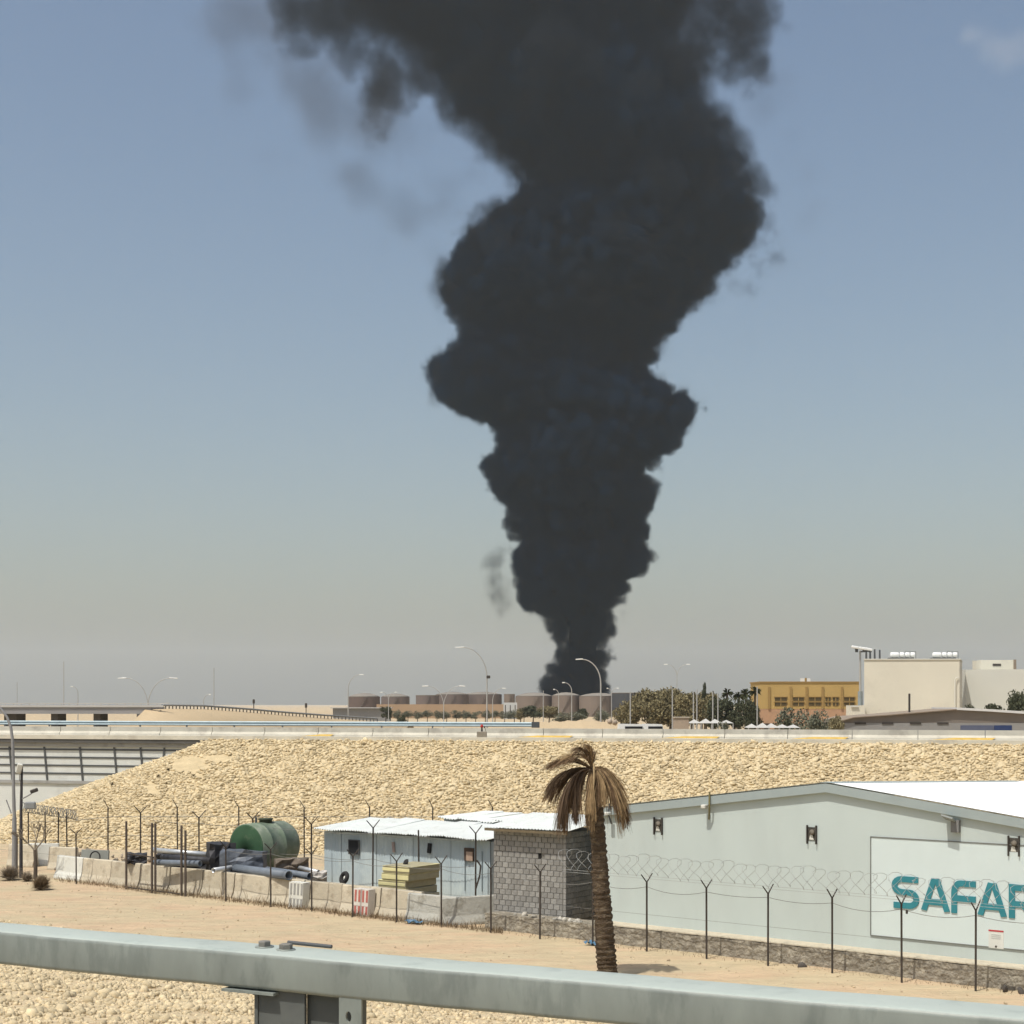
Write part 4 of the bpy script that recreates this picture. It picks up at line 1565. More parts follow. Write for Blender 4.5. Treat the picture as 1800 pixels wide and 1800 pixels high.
MB().bbox(P(53, 1416, Yb2 - 0.2), (0.5, 0.26, 0.34), 0.2, 0.05).build('junction_box', M('box_grey', (0.25, 0.26, 0.26), var=0.1), bp_)
MB().tube([P(20, 1430, 75.0), P(11, 1406, 75.0)], 0.03, 6).build('stay', m_pole, bp_)
tg_r = random.Random(3)
pts = []
for k in range(420):
    t = k / 420
    px = 40 + 96 * t
    py = 1419 + 14 * t
    a = t * 2 * math.pi * 26
    q = P(px, py, 79.6)
    pts.append(q + Vector((tg_r.uniform(-0.05, 0.05), 0.28 * math.cos(a), 0.24 * math.sin(a))))
o = MB().tube(pts, 0.016, 4).build('razor_wire_tangle', M('wire_tangle', (0.19, 0.195, 0.19), rough=0.6, var=0.2, metal=0.3))
tag(o, 'dense grey tangle of razor wire at the left end of the rear fence', 'razor wire')


def grow(mb, p, d, r, l, depth, rng_, spread=0.6, twig=0.006):
    """bare branching limb"""
    e = p + d * l
    mid_ = p + d * (l * 0.5) + Vector((rng_.uniform(-1, 1), rng_.uniform(-1, 1), rng_.uniform(-.5, .5))) * l * 0.06
    mb.tube([p, mid_, e], [r, r * 0.85, r * 0.7], 6 if r > 0.02 else 4, caps=False)
    if depth == 0:
        return
    for k in range(rng_.choice((2, 3, 3))):
        nd = (d + Vector((rng_.uniform(-1, 1), rng_.uniform(-1, 1), rng_.uniform(-0.25, 0.8))) * spread).normalized()
        grow(mb, e if k else mid_.lerp(e, 0.6), nd, max(r * 0.62, twig), l * rng_.uniform(0.6, 0.85), depth - 1, rng_, spread, twig)


tr = random.Random(17)
b = G(62, 1546)
dt = empty('bare_tree', b)
tag(dt, 'leafless forked tree by the dark pole at far left', 'tree')
m_bark = M('dry_bark', (0.095, 0.075, 0.058), rough=1.0, var=0.25)
MB().tube([b, b + Vector((0.02, 0, 0.7)), b + Vector((-0.02, 0, 1.35))], [0.10, 0.085, 0.075], 8).build('trunk', m_bark, dt)
mb = MB()
for d in (Vector((-0.75, 0.1, 0.75)), Vector((0.7, -0.1, 0.8)), Vector((0.05, 0.3, 1.0))):
    grow(mb, b + Vector((-0.02, 0, 1.32)), d.normalized(), 0.045, 0.5, 4, tr, 0.55, 0.009)
mb.build('crown', M('dry_twigs', (0.20, 0.17, 0.13), rough=1.0, var=0.2), dt)


def dry_bush(px, py, rx_, rz_, n, mat, label, Y=None, group=None):
    b = G(px, py) if Y is None else Vector(((px - 900) * Y / FPX, Y, 0))
    mb = MB()
    for k in range(n):
        a = tr.uniform(0, 2 * math.pi)
        el = tr.uniform(0.1, 1.45)
        L_ = tr.uniform(0.55, 1.05)
        tip = b + Vector((math.cos(a) * math.cos(el) * rx_ * L_, math.sin(a) * math.cos(el) * rx_ * L_, math.sin(el) * rz_ * L_))
        m_ = b.lerp(tip, 0.5) + Vector((tr.uniform(-.1, .1), tr.uniform(-.1, .1), rz_ * 0.12))
        w = Vector((tr.uniform(-1, 1), tr.uniform(-1, 1), 0)).normalized() * 0.012
        mb.add([b - w, b + w, m_ + w, m_ - w, tip], [(0, 1, 2, 3), (3, 2, 4)])
    o = mb.build('dry_bush', mat)
    tag(o, label, 'bush', group)
    return o


m_dry = M('dry_brush', (0.20, 0.15, 0.095), rough=1.0, var=0.3, scale=5.0, spec=0.0)
m_dryg = M('grey_brush', (0.24, 0.20, 0.15), rough=1.0, var=0.3, scale=5.0, spec=0.0)
dry_bush(73, 1565, 0.62, 0.72, 1600, m_dry, 'round brown dry bush beside the white painted barrier')
dry_bush(18, 1547, 0.9, 0.75, 900, m_dryg, 'sprawling grey dry bush at the left edge below the barriers')
dry_bush(48, 1549, 0.5, 0.5, 500, m_dryg, 'low grey dry bush at the foot of the dark pole')

# dry weeds along the foot of the fence
mb = MB()
wr = random.Random(77)
for k in range(3600):
    t = wr.random()
    px = 95 + 790 * (t ** 0.85)
    q = fl(px, wr.gauss(0.28, 0.2), 0.0)
    h = abs(wr.gauss(0.0, 0.13)) + 0.03
    if wr.random() < 0.06 and px < 520:
        h *= 3.0
    l = Vector((wr.uniform(-0.5, 0.5), wr.uniform(-0.5, 0.5), 1.0)).normalized() * h
    s = Vector((wr.uniform(-1, 1), wr.uniform(-1, 1), 0)).normalized() * 0.009
    mb.add([q - s, q + s, q + l * 0.6 + s, q + l * 0.6 - s, q + l + Vector((wr.uniform(-.08, .08), 0, 0))], [(0, 1, 2, 3), (3, 2, 4)])
o = mb.build('dry_weeds', m_dry)
tag(o, 'dry brown weeds along the foot of the fence', 'weeds', kind='stuff')
mb = MB()
for k in range(700):
    px = wr.uniform(870, 1850)
    q = fl(px, wr.uniform(0.0, 0.7), 0.0)
    h = abs(wr.gauss(0.0, 0.07)) + 0.02
    l = Vector((wr.uniform(-0.8, 0.8), wr.uniform(-0.8, 0.8), 1.0)).normalized() * h
    s = Vector((wr.uniform(-1, 1), wr.uniform(-1, 1), 0)).normalized() * 0.01
    mb.add([q - s, q + s, q + l], [(0, 1, 2)])
o = mb.build('dead_grass', m_dry)
tag(o, 'sparse dead grass at the foot of the plinth wall', 'grass', kind='stuff')
# litter
m_bluep = M('blue_plastic', (0.09, 0.19, 0.30), rough=0.5, var=0.2)
for px, lab, s in ((1040, 'scrap of blue plastic on the sand beside the palm trunk', 0.5), (728, 'scrap of blue plastic sheet at the foot of the grey barrier', 0.75)):
    c = fl(px, 0.0, 0.02)
    mb = MB()
    vs = []
    for j in range(4):
        for i in range(7):
            vs.append(c + FD * ((i / 6 - 0.5) * s + wr.uniform(-0.03, 0.03)) + FN * ((j / 3 - 0.5) * 0.3) + Vector((0, 0, wr.uniform(0.0, 0.14))))
    mb.add(vs, [(j * 7 + i, j * 7 + i + 1, (j + 1) * 7 + i + 1, (j + 1) * 7 + i) for j in range(3) for i in range(6)])
    o = mb.build('plastic_scrap', m_bluep)
    tag(o, lab, 'litter')
for px, lab in ((1410, 'small dark piece of litter against the plinth wall under the second vent'), (1767, 'dark stone by the fence foot at the right edge'), (1795, 'darker stone at the fence foot furthest right')):
    me = rock_mesh('stone', np.array([tuple(fl(px, 0.35, 0.05))]), np.array([0.13]), 0.6, RNG, (ICO2_V, ICO2_F), 0.25)
    me.materials.append(M('dark_litter_%d' % px, (0.08, 0.07, 0.06), var=0.3))
    o = link('litter_stone', me)
    tag(o, lab, 'stone')

# low debris over the yard floor behind the barriers and round the scrap
nd = 900
dpx = np.concatenate([RNG.uniform(95, 560, 600), RNG.uniform(560, 870, 300)])
dof = RNG.uniform(1.6, 9.0, nd)
dof[600:] = RNG.uniform(1.5, 4.0, 300)
cen = np.array([tuple(fl(a_, b_, 0.03)) for a_, b_ in zip(dpx, dof)])
siz = np.clip(RNG.lognormal(-2.3, 0.55, nd), 0.04, 0.3)
cen[:, 2] += siz * 0.3
me = rock_mesh('yard_debris', cen, siz, 0.55, RNG, (ICO_V, ICO_F), 0.3)
me.materials.append(tinted('yard_debris', (0.24, 0.205, 0.16), 0.55, bscale=30.0))
tag(link('yard_debris', me), 'broken masonry and scraps strewn over the yard behind the barriers', 'debris', kind='stuff')

# ================================================================== beyond the embankment
m_lamp = M('lamp_post_grey', (0.40, 0.40, 0.385), rough=0.5, var=0.08, metal=0.2)
m_lamp_head = M('lamp_head_white', (0.75, 0.76, 0.74), rough=0.4, var=0.05)


def far_base(px, Y):
    return Vector(((px - 900) * Y / FPX, Y, 0.0))


def lamp(px, ytop, Y, arms, label, group=None, w=1.0, name='street_lamp'):
    """arms: list of arm lengths in photo pixels, signed"""
    b = far_base(px, Y)
    zt = CAM_Z - (ytop - HOR) * Y / FPX
    mpp = Y / FPX
    o = empty(name, b)
    tag(o, label, 'street lamp', group)
    reach = max(abs(a) for a in arms) * mpp if arms else 0
    zs_ = zt - reach * 1.0 if arms else zt
    r = 0.09 * w + Y * 0.00007
    MB().tube([b, Vector((b.x, b.y, zs_))], [r * 1.25, r], 8).build('shaft', m_lamp, o)
    for a in arms:
        L_ = a * mpp
        pts = [Vector((b.x, b.y, zs_))]
        for k in range(1, 9):
            t = k / 8 * math.pi / 2
            pts.append(Vector((b.x + L_ * 0.78 * (1 - math.cos(t)), b.y, zs_ + (zt - zs_) * math.sin(t))))
        arm = MB().tube(pts, [r * 0.95 - 0.04 * r * k for k in range(len(pts))], 8).build('arm', m_lamp, o)
        e = pts[-1]
        MB().bbox(e + Vector((L_ * 0.12, 0, 0.02)), (abs(L_) * 0.30, 0.35 * w, max(0.14 * w, 1.6 * mpp)), 0, 0.04, ry=0.06 if a > 0 else -0.06).build('lamp_head', m_lamp_head, arm)
    return o


la = lamp(856, 1138, 265, (-53,), 'tall curved street lamp with a dark box on its shaft, left of the smoke')
MB().bbox(far_base(858.5, 264.8) + Vector((0, 0, CAM_Z + (HOR - 1190) * 265 / FPX)), (0.62, 0.4, 0.5), 0, 0.08).build('dark_box', m_dark, la)
lamp(1056, 1159, 230, (-42,), 'curved street lamp standing out pale against the foot of the smoke')
lamp(260, 1192, 380, (-50, 50), 'twin-armed street lamp above the sandy ramp at left')
lamp(612, 1186, 420, (26,), 'street lamp with a short arm to the right, left of the first storage tank')
lamp(780, 1206, 520, (-36, 36), 'twin-armed street lamp in front of the tan wall of the tank farm')
lamp(866, 1210, 560, (22,), 'small street lamp right beside the tall one with the dark box')
lamp(1005, 1200, 480, (-16,), 'small curved street lamp seen against the base of the smoke')
lamp(137, 1207, 480, (-12,), 'small street lamp above the bridge between the first two piers')
lamp(358, 1221, 520, (12,), 'small dim street lamp above the sandy ramp')
lamp(683, 1217, 600, (-14, 14), 'faint twin-armed lamp between the first two storage tanks')
lamp(955, 1214, 560, (), 'plain pole among the trees at the foot of the smoke', name='pole')
lamp(982, 1212, 560, (-9,), 'thin curved lamp before the domed tank left of the smoke foot')
for px, yt, lab in ((1108, 1216, 'leftmost pale pole in front of the olive trees'), (1182, 1212, 'bright pale pole in the middle of the olive trees'), (1219, 1218, 'slimmer pole just left of a taller one in the trees'),
                    (1225, 1212, 'pole beside the slimmer one in front of the trees'), (1253, 1218, 'pale pole in front of the dark right half of the trees'), (1262, 1219, 'second pole in front of the dark right half of the trees'),
                    (1331, 1207, 'pale pole against the left corner of the ochre building')):
    lamp(px, yt, 200, (), lab, name='pole', w=0.7)
lamp(1075, 1210, 600, (-8, 12), 'faint twin lamp on the right side of the smoke foot')
lamp(112, 1163, 900, (), 'tall thin mast rising behind the bridge at left', name='mast', w=1.6)
lamp(376, 1174, 900, (), 'tall thin mast rising above the sandy ramp', name='mast', w=1.6)
lamp(30, 1199, 1300, (), 'faint far mast at the left edge above the bridge', name='mast', w=1.6)
lamp(1190, 1168, 700, (-22, 22), 'faint tall twin lamp above the olive trees')

# ------------------------------------------------------------------ road bridge far left, its ramp and ramp guardrail
YB = 262.0
m_bridge = M('bridge_grey', (0.27, 0.27, 0.275), rough=0.85, var=0.1, scale=0.2)
m_parapet = M('bridge_parapet', (0.46, 0.46, 0.445), rough=0.85, var=0.08, scale=0.3)
m_pier = M('pier_dark', (0.10, 0.095, 0.09), rough=0.9, var=0.15)  # darker grey than the girder, for piers and abutment
br = empty('road_bridge', far_base(120, YB))
tag(br, 'distant grey road bridge on short dark piers at left', 'bridge')
xl, xr = (-140 - 900) * YB / FPX, (266 - 900) * YB / FPX
zt = CAM_Z - (1243 - HOR) * YB / FPX
MB().box(((xl + xr) / 2, YB + 5, zt - 0.55), (xr - xl, 10.0, 1.1)).build('girder', m_bridge, br)
MB().box(((xl + xr) / 2, YB - 0.05, zt + 0.17), (xr - xl + 4, 0.3, 0.36)).build('parapet', m_parapet, br)
MB().box(((xl + xr) / 2, YB - 0.1, zt + 0.62), (xr - xl + 6, 0.14, 0.14)).build('hand_rail', m_parapet, br)
for px in np.arange(-130, 280, 14):
    x = (px - 900) * YB / FPX
    MB().box((x, YB - 0.1, zt + 0.44), (0.12, 0.12, 0.30)).build('rail_post', m_parapet, br)
for pa, pb in ((-60, -45), (2, 24), (85, 97), (160, 172)):
    x0, x1 = (pa - 900) * YB / FPX, (pb - 900) * YB / FPX
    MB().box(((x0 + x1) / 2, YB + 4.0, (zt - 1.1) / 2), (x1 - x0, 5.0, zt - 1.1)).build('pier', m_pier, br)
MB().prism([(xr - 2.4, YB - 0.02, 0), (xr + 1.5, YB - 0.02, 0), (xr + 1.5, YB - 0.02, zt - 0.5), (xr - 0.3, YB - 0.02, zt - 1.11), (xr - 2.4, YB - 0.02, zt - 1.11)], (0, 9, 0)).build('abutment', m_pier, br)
m_ramp = M('sandy_ramp', (0.46, 0.36, 0.23), rough=1.0, var=0.1, scale=0.1)
# ramp mound: crest falls away to the right
mb = MB()
cr = [(255, 1247, 262), (300, 1246, 264), (360, 1247, 268), (430, 1252, 275), (500, 1258, 284), (570, 1263, 294), (650, 1268, 306), (720, 1273, 318)]
vs = []
for px, py, Y in cr:
    c = P(px, py, Y)
    h = c.z
    vs += [Vector((c.x - 1.5, c.y - h * 2.4, 0)), Vector((c.x - 0.5, c.y - h * 0.7, h * 0.78)), c, Vector((c.x, c.y + 9, c.z)), Vector((c.x + 1, c.y + 9 + h * 2, 0))]
mb.add(vs, [(i * 5 + k, (i + 1) * 5 + k, (i + 1) * 5 + k + 1, i * 5 + k + 1) for i in range(len(cr) - 1) for k in range(4)] + [(0, 1, 2, 3, 4)], True)
ramp = fixn(mb.build('ramp_mound', m_ramp))
tag(ramp, kind='structure')
rg = empty('ramp_guardrail', P(285, 1246, 263))
tag(rg, 'dark guardrail on closely set posts running down the sandy ramp', 'guardrail')
lo_, hi_ = [], []
cp = [(p[0], p[1], p[2]) for p in cr]
for k in range(62):
    px = 285 + k * 6.2
    py = np.interp(px, [c[0] for c in cp], [c[1] for c in cp])
    Y = float(np.interp(px, [c[0] for c in cp], [c[2] for c in cp])) + 0.4
    q = P(px, py, Y)
    MB().box(q + Vector((0, 0, 0.30)), (0.16, 0.16, 0.9)).build('post', m_rail_dark, rg)
    hi_.append(q + Vector((0, -0.15, 0.62)))
    lo_.append(q)
MB().tube(hi_, 0.17, 6).build('rail', M('rail_grey', (0.22, 0.225, 0.22), var=0.1), rg)
far_sign = empty('road_sign_post', far_base(538, 420))
tag(far_sign, 'small dark signal post right of the ramp guardrail', 'signal')
MB().cyl(far_base(538, 420), P(538, 1244, 420), 0.12, 0.12, 6).build('post', m_dark, far_sign)
MB().bbox(P(538, 1240, 420), (0.6, 0.4, 1.2), 0, 0.1).build('head', m_dark, far_sign)
far_sign = empty('road_sign_post', far_base(446, 330))
tag(far_sign, 'small dark signal post above the ramp guardrail', 'signal')
MB().cyl(far_base(446, 330), P(446, 1237, 330), 0.1, 0.1, 6).build('post', m_dark, far_sign)
MB().bbox(P(446, 1233, 330), (0.45, 0.4, 0.9), 0, 0.1).build('head', m_dark, far_sign)

# ------------------------------------------------------------------ tank farm
m_tank = [M('tank_brown', (0.12, 0.088, 0.075), rough=0.8, var=0.12, scale=0.08), M('tank_grey', (0.155, 0.122, 0.108), rough=0.8, var=0.12, scale=0.08), M('tank_pale', (0.19, 0.152, 0.125), rough=0.8, var=0.1, scale=0.08), M('tank_soot', (0.055, 0.058, 0.065), rough=0.8, var=0.2, scale=0.08)]
m_dome = M('tank_dome', (0.22, 0.20, 0.172), rough=0.8, var=0.08, scale=0.1)


def storage_tank(pa, pb, ytop, Y, mi, dome, label):
    xa, xb = (pa - 900) * Y / FPX, (pb - 900) * Y / FPX
    c = Vector(((xa + xb) / 2, Y, 0))
    r = (xb - xa) / 2
    h = CAM_Z - (ytop - HOR) * Y / FPX
    t = empty('storage_tank', c)
    tag(t, label, 'storage tank')
    rings = []
    for k in range(5):
        rings += [(r, h * k / 5), (r, h * (k + 1) / 5 - 0.25), (r * 0.9985, h * (k + 1) / 5 - 0.2), (r * 0.9985, h * (k + 1) / 5)]
    MB().lathe(c, rings, 40, smooth=False).build('shell', m_tank[mi], t)
    if dome:
        hd = dome * Y / FPX
        MB().lathe(c + Vector((0, 0, h + 0.01)), [(r * 1.005, 0), (r * 0.9, hd * 0.25), (r * 0.65, hd * 0.62), (r * 0.35, hd * 0.9), (0.3, hd)], 40).build('roof', m_dome, t)
    else:
        MB().lathe(c + Vector((0, 0, h + 0.01)), [(r * 1.01, 0), (r * 1.01, 0.5), (r * 0.98, 0.5), (r * 0.98, 0.1), (0.3, 0.2)], 40).build('rim', m_dome, t)
    # stair winding up the near side
    mb = MB()
    for k in range(12):
        a = -2.0 + k * 0.06
        mb.box(c + Vector((math.cos(a) * (r + 0.4), math.sin(a) * (r + 0.4), h * (k + 0.5) / 12)), (1.0, 0.8, 0.25), a)
    st = mb.build('stair', m_dome, t)
    st['kind'] = 'stuff'
    return t


storage_tank(613, 668, 1225, 1120, 0, 7, 'dark brown domed storage tank furthest left in the tank farm')
storage_tank(670, 720, 1225, 1150, 1, 6, 'second domed storage tank from the left, slightly paler')
storage_tank(731, 772, 1223, 1190, 1, 0, 'low flat-topped tank third from the left')
storage_tank(766, 824, 1221, 1220, 1, 5, 'domed storage tank fourth from the left')
storage_tank(816, 882, 1221, 1240, 1, 5, 'wide domed storage tank behind the tall lamp post')
storage_tank(886, 905, 1221, 1170, 2, 0, 'narrow pale tank above the white hut')
storage_tank(906, 972, 1224, 1050, 2, 7, 'pale tan domed tank directly left of the smoke base')
storage_tank(970, 1020, 1223, 1040, 2, 6, 'pale tan domed tank in front of the smoke base')
storage_tank(1018, 1088, 1224, 1030, 2, 6, 'pale tan domed tank at the right foot of the smoke')
storage_tank(1074, 1134, 1219, 1010, 3, 0, 'soot-dark flat-topped tank between the smoke and the trees')

# tan perimeter wall, white hut, hedges
m_tanwall = M('tan_wall', (0.36, 0.255, 0.165), rough=0.95, var=0.08, scale=0.1)
fwall = MB()
p0, p1 = P(662, 1250, 900), P(885, 1250, 900)
fwall.box(((p0.x + p1.x) / 2, 900, (CAM_Z - (1238 - HOR) * 900 / FPX) / 2), (p1.x - p0.x, 0.8, CAM_Z - (1238 - HOR) * 900 / FPX))
o = fwall.build('perimeter_wall', m_tanwall)
tag(o, 'long tan perimeter wall in front of the storage tanks', 'wall')
h_ = empty('white_hut', far_base(897, 860))
tag(h_, 'small white hut with dark vertical openings in front of the tanks', 'hut')
w_ = 24 * 860 / FPX
zt_ = CAM_Z - (1235 - HOR) * 860 / FPX
MB().box(far_base(897, 861) + Vector((0, 2, zt_ / 2)), (w_, 4, zt_)).build('wall', M('hut_white', (0.50, 0.51, 0.50), var=0.06), h_)
for k in (-0.42, 0.0, 0.42):
    MB().box(far_base(897, 858.9) + Vector((k * w_ * 0.85, 0, zt_ * 0.45)), (0.5, 0.3, zt_ * 0.8)).build('opening', m_dark, h_)
bld = empty('grey_warehouse', far_base(650, 760))
tag(bld, 'long low grey warehouse in front of the dark brown tank', 'building')
x0, x1 = P(585, 0, 760).x, P(685, 0, 760).x
zt_ = CAM_Z - (1245 - HOR) * 760 / FPX
MB().box(((x0 + x1) / 2, 764, zt_ / 2), (x1 - x0, 8, zt_)).build('wall', M('warehouse_grey', (0.24, 0.24, 0.235), var=0.08), bld)
MB().box(((x0 + x1) / 2, 763.5, zt_ + 0.2), (x1 - x0 + 2, 10, 0.4)).build('roof', M('warehouse_roof', (0.42, 0.42, 0.41), var=0.08), bld)

# ------------------------------------------------------------------ trees
def leaf_mat(name, c, v=0.35):
    m = tinted(name, c, v, bump=0.0)
    return m


m_leaf_olive = leaf_mat('olive_leaves', (0.20, 0.172, 0.095))
m_leaf_dark = leaf_mat('dark_leaves', (0.075, 0.082, 0.05))
m_leaf_grey = leaf_mat('greygreen_leaves', (0.15, 0.155, 0.11))
m_trunk = M('tree_bark', (0.10, 0.075, 0.05), rough=1.0, var=0.2)


def crown_mesh(name, n, rx, rz, leaf, rng, lobes=9, open_=0.25):
    """leaf-sized quads clustered round a handful of lobes"""
    lc = []
    for k in range(lobes):
        a = rng.uniform(0, 2 * math.pi)
        rr = math.sqrt(rng.uniform(0, 1)) * 0.62
        lc.append((rr * math.cos(a) * rx, rr * math.sin(a) * rx, rng.uniform(-0.45, 0.6) * rz, rng.uniform(0.32, 0.55)))
    lc = np.array(lc)
    which = rng.integers(lobes, size=n)
    d = rng.normal(size=(n, 3))
    d /= np.linalg.norm(d, axis=1, keepdims=True)
    rad = rng.uniform(0.45, 1.05, n)
    c = lc[which, :3] + d * (rad * lc[which, 3])[:, None] * np.array([rx, rx, rz * 0.9])
    u = rng.normal(size=(n, 3))
    u /= np.linalg.norm(u, axis=1, keepdims=True)
    w = np.cross(u, rng.normal(size=(n, 3)))
    w /= np.linalg.norm(w, axis=1, keepdims=True)
    s = leaf * rng.uniform(0.6, 1.4, n)[:, None]
    v = np.stack([c - u * s - w * s * 0.5, c + u * s - w * s * 0.5, c + u * s * 0.7 + w * s * 0.6, c - u * s * 0.7 + w * s * 0.6], 1).reshape(-1, 3)
    f = np.arange(n * 4).reshape(-1, 4)
    return fast_mesh(name, v, f)


trng = np.random.default_rng(41)
crowns = {}
for key, mat, n, leaf in (('olive', m_leaf_olive, 3200, 0.20), ('dark', m_leaf_dark, 3200, 0.20), ('grey', m_leaf_grey, 2600, 0.16)):
    for v_ in range(3):
        me = crown_mesh('crown', n, 1.0, 1.0, leaf * 0.28, trng, 12)
        me.materials.append(mat)
        crowns[(key, v_)] = me
trunk_me = MB().tube([(0, 0, 0), (0.02, 0, 0.5), (0, 0.02, 1.0)], [0.06, 0.045, 0.03], 7)
trunk_mesh = bpy.data.meshes.new('trunk')
trunk_mesh.from_pydata(trunk_me.v, [], trunk_me.f)
trunk_mesh.materials.append(m_trunk)


def tree(px, ytop, Y, wpx, key, label, group=None, ybot=None, name='tree'):
    b = far_base(px, Y)
    zt = CAM_Z - (ytop - HOR) * Y / FPX
    rx = wpx / 2 * Y / FPX
    t = empty(name, b)
    tag(t, label, 'tree' if name != 'shrub' else 'shrub', group)
    zb = zt * 0.18
    c = bpy.data.objects.new('crown', crowns[(key, int(trng.integers(3)))])
    COL.objects.link(c)
    c.parent = t
    c.location = (0, 0, (zt + zb) / 2)
    c.scale = (rx, rx * 0.9, (zt - zb) / 2)
    c.rotation_euler = (0, 0, trng.uniform(0, 6))
    k = bpy.data.objects.new('trunk', trunk_mesh)
    COL.objects.link(k)
    k.parent = t
    k.scale = (zt * 0.6, zt * 0.6, zt * 0.6)
    return t


GRP = 'olive trees in the belt left of the ochre building'
for px, yt, w, key in ((1098, 1238, 36, 'olive'), (1118, 1226, 44, 'olive'), (1140, 1208, 52, 'olive'), (1160, 1216, 48, 'olive'), (1178, 1203, 44, 'olive'), (1196, 1212, 46, 'olive'), (1214, 1215, 44, 'olive'),
                       (1232, 1213, 42, 'olive'), (1250, 1212, 40, 'olive')):
    tree(px, yt, 345 + trng.uniform(-15, 15), w * 1.3, key, 'bushy olive-green tree in the belt between the dark tank and the palms', GRP)
for px, yt, w, key in ((1268, 1222, 44, 'dark'), (1290, 1222, 40, 'dark'), (1310, 1224, 36, 'dark'), (1326, 1228, 26, 'dark')):
    tree(px, yt, 330 + trng.uniform(-8, 8), w * 1.35, key, 'darker green tree below the small palms left of the ochre building', 'darker trees below the small palms')
tree(1239, 1192, 350, 13, 'dark', 'tall narrow cypress standing above the tree belt')
for px, yt, Y, w, key, lab in ((937, 1238, 640, 46, 'dark', 'dark tree in front of the pale domed tank left of the smoke'), (965, 1240, 640, 40, 'olive', 'olive tree in front of the tank at the smoke base'),
                               (1022, 1243, 600, 30, 'dark', 'round dark tree before the tank at the right of the smoke'), (915, 1243, 640, 30, 'olive', 'low olive tree right of the white hut'),
                               (1062, 1246, 560, 34, 'grey', 'grey-green bush at the right foot of the smoke'), (1000, 1250, 540, 60, 'grey', 'wide grey-green bush below the smoke base'),
                               (706, 1252, 560, 20, 'dark', 'single dark shrub on the sand before the tan wall'), (678, 1240, 640, 24, 'dark', 'dark shrub at the left end of the tan wall')):
    tree(px, yt, Y, w * 1.15, key, lab)
for k, px in enumerate(range(700, 935, 17)):
    tree(px, 1247 + (k % 3), 700, 26, 'grey', 'grey-green bush in the hedge along the tan wall', 'hedge bushes along the tan wall', name='shrub')
for px, yt, Y, w, key, lab in ((1398, 1238, 205, 80, 'grey', 'large grey-green tree in front of the ochre building'), (1440, 1243, 200, 54, 'grey', 'smaller grey-green tree right of the large one before the ochre building'),
                               (1376, 1248, 200, 40, 'dark', 'dark bush at the left foot of the grey-green tree before the ochre building'), (1740, 1231, 262, 62, 'dark', 'dark tree in front of the cream wing at right'),
                               (1793, 1208, 255, 44, 'dark', 'tall dark tree at the right edge by the cream wing'), (1470, 1255, 190, 34, 'olive', 'low olive bush at the left end of the long grey shed'),
                               (1708, 1234, 262, 26, 'dark', 'dark bush against the shaded side of the cream block'), (1272, 1263, 180, 36, 'grey', 'grey bush below the row of white tents')):
    tree(px, yt, Y, w * 1.1, key, lab)

# small palms above the belt
m_palm_leaf = leaf_mat('far_palm_leaves', (0.055, 0.062, 0.03))


def far_palm(px, yt, Y, label, group=None):
    b = far_base(px, Y)
    zt = CAM_Z - (yt - HOR) * Y / FPX
    t = empty('palm_tree', b)
    tag(t, label, 'palm', group)
    MB().tube([b, b + Vector((0.1, 0, zt * 0.5)), b + Vector((0.15, 0, zt - 1.0))], [0.3, 0.24, 0.22], 8).build('trunk', m_trunk, t)
    mb = MB()
    c = b + Vector((0.15, 0, zt - 1.0))
    for k in range(34):
        a = trng.uniform(0, 2 * math.pi)
        el = trng.uniform(-0.7, 1.2)
        L_ = trng.uniform(1.4, 2.0)
        d = Vector((math.cos(a) * math.cos(el), math.sin(a) * math.cos(el), math.sin(el)))
        s = Vector((-math.sin(a), math.cos(a), 0)) * 0.28
        m1 = c + d * L_ * 0.6
        e = c + d * L_ + Vector((0, 0, -0.5))
        mb.add([c, m1 + s, e, m1 - s], [(0, 1, 2), (0, 2, 3)])
    mb.build('crown', m_palm_leaf, t)


far_palm(1277, 1211, 360, 'small palm leftmost of the row above the dark trees')
far_palm(1298, 1216, 365, 'small low palm in the gap of the palm row')
far_palm(1310, 1212, 360, 'small palm second from the ochre building')
far_palm(1326, 1208, 355, 'small palm touching the left corner of the ochre building')

# ------------------------------------------------------------------ ochre building
YO = 400.0
m_ochre = M('ochre_render', (0.44, 0.305, 0.115), rough=0.9, var=0.06, scale=0.1)
m_ochre_d = M('ochre_dark', (0.30, 0.20, 0.075), rough=0.9, var=0.06)
m_salmon = M('salmon_render', (0.42, 0.26, 0.16), rough=0.9, var=0.06)
ob = empty('ochre_building', far_base(1422, YO))
tag(ob, 'ochre yellow flat-roofed building with rows of windows beyond the road', 'building')
x0, x1 = P(1336, 0, YO).x, P(1510, 0, YO).x
zt = CAM_Z - (1200 - HOR) * YO / FPX
zm = CAM_Z - (1246 - HOR) * YO / FPX
MB().box(((x0 + x1) / 2, YO + 8, zm + (zt - zm) / 2), (x1 - x0, 16, zt - zm)).build('wall', m_ochre, ob)
MB().box(((x0 + x1) / 2, YO + 8, zm / 2), (x1 - x0 - 0.1, 15.9, zm)).build('base_storey', m_salmon, ob)
MB().box(((x0 + x1) / 2, YO + 8, zt + 0.15), (x1 - x0 + 0.4, 16.4, 0.3)).build('coping', m_ochre_d, ob)
mpp = YO / FPX
for px in (1352, 1390, 1418, 1446, 1480):
    MB().box((P(px, 0, YO).x, YO - 0.12, zm + (zt - zm) * 0.42), (0.55, 0.3, (zt - zm) * 0.84)).build('pilaster', m_ochre_d, ob)
    pass
m_win = M('window_brown_dark', (0.10, 0.075, 0.035), rough=0.4, var=0.15)
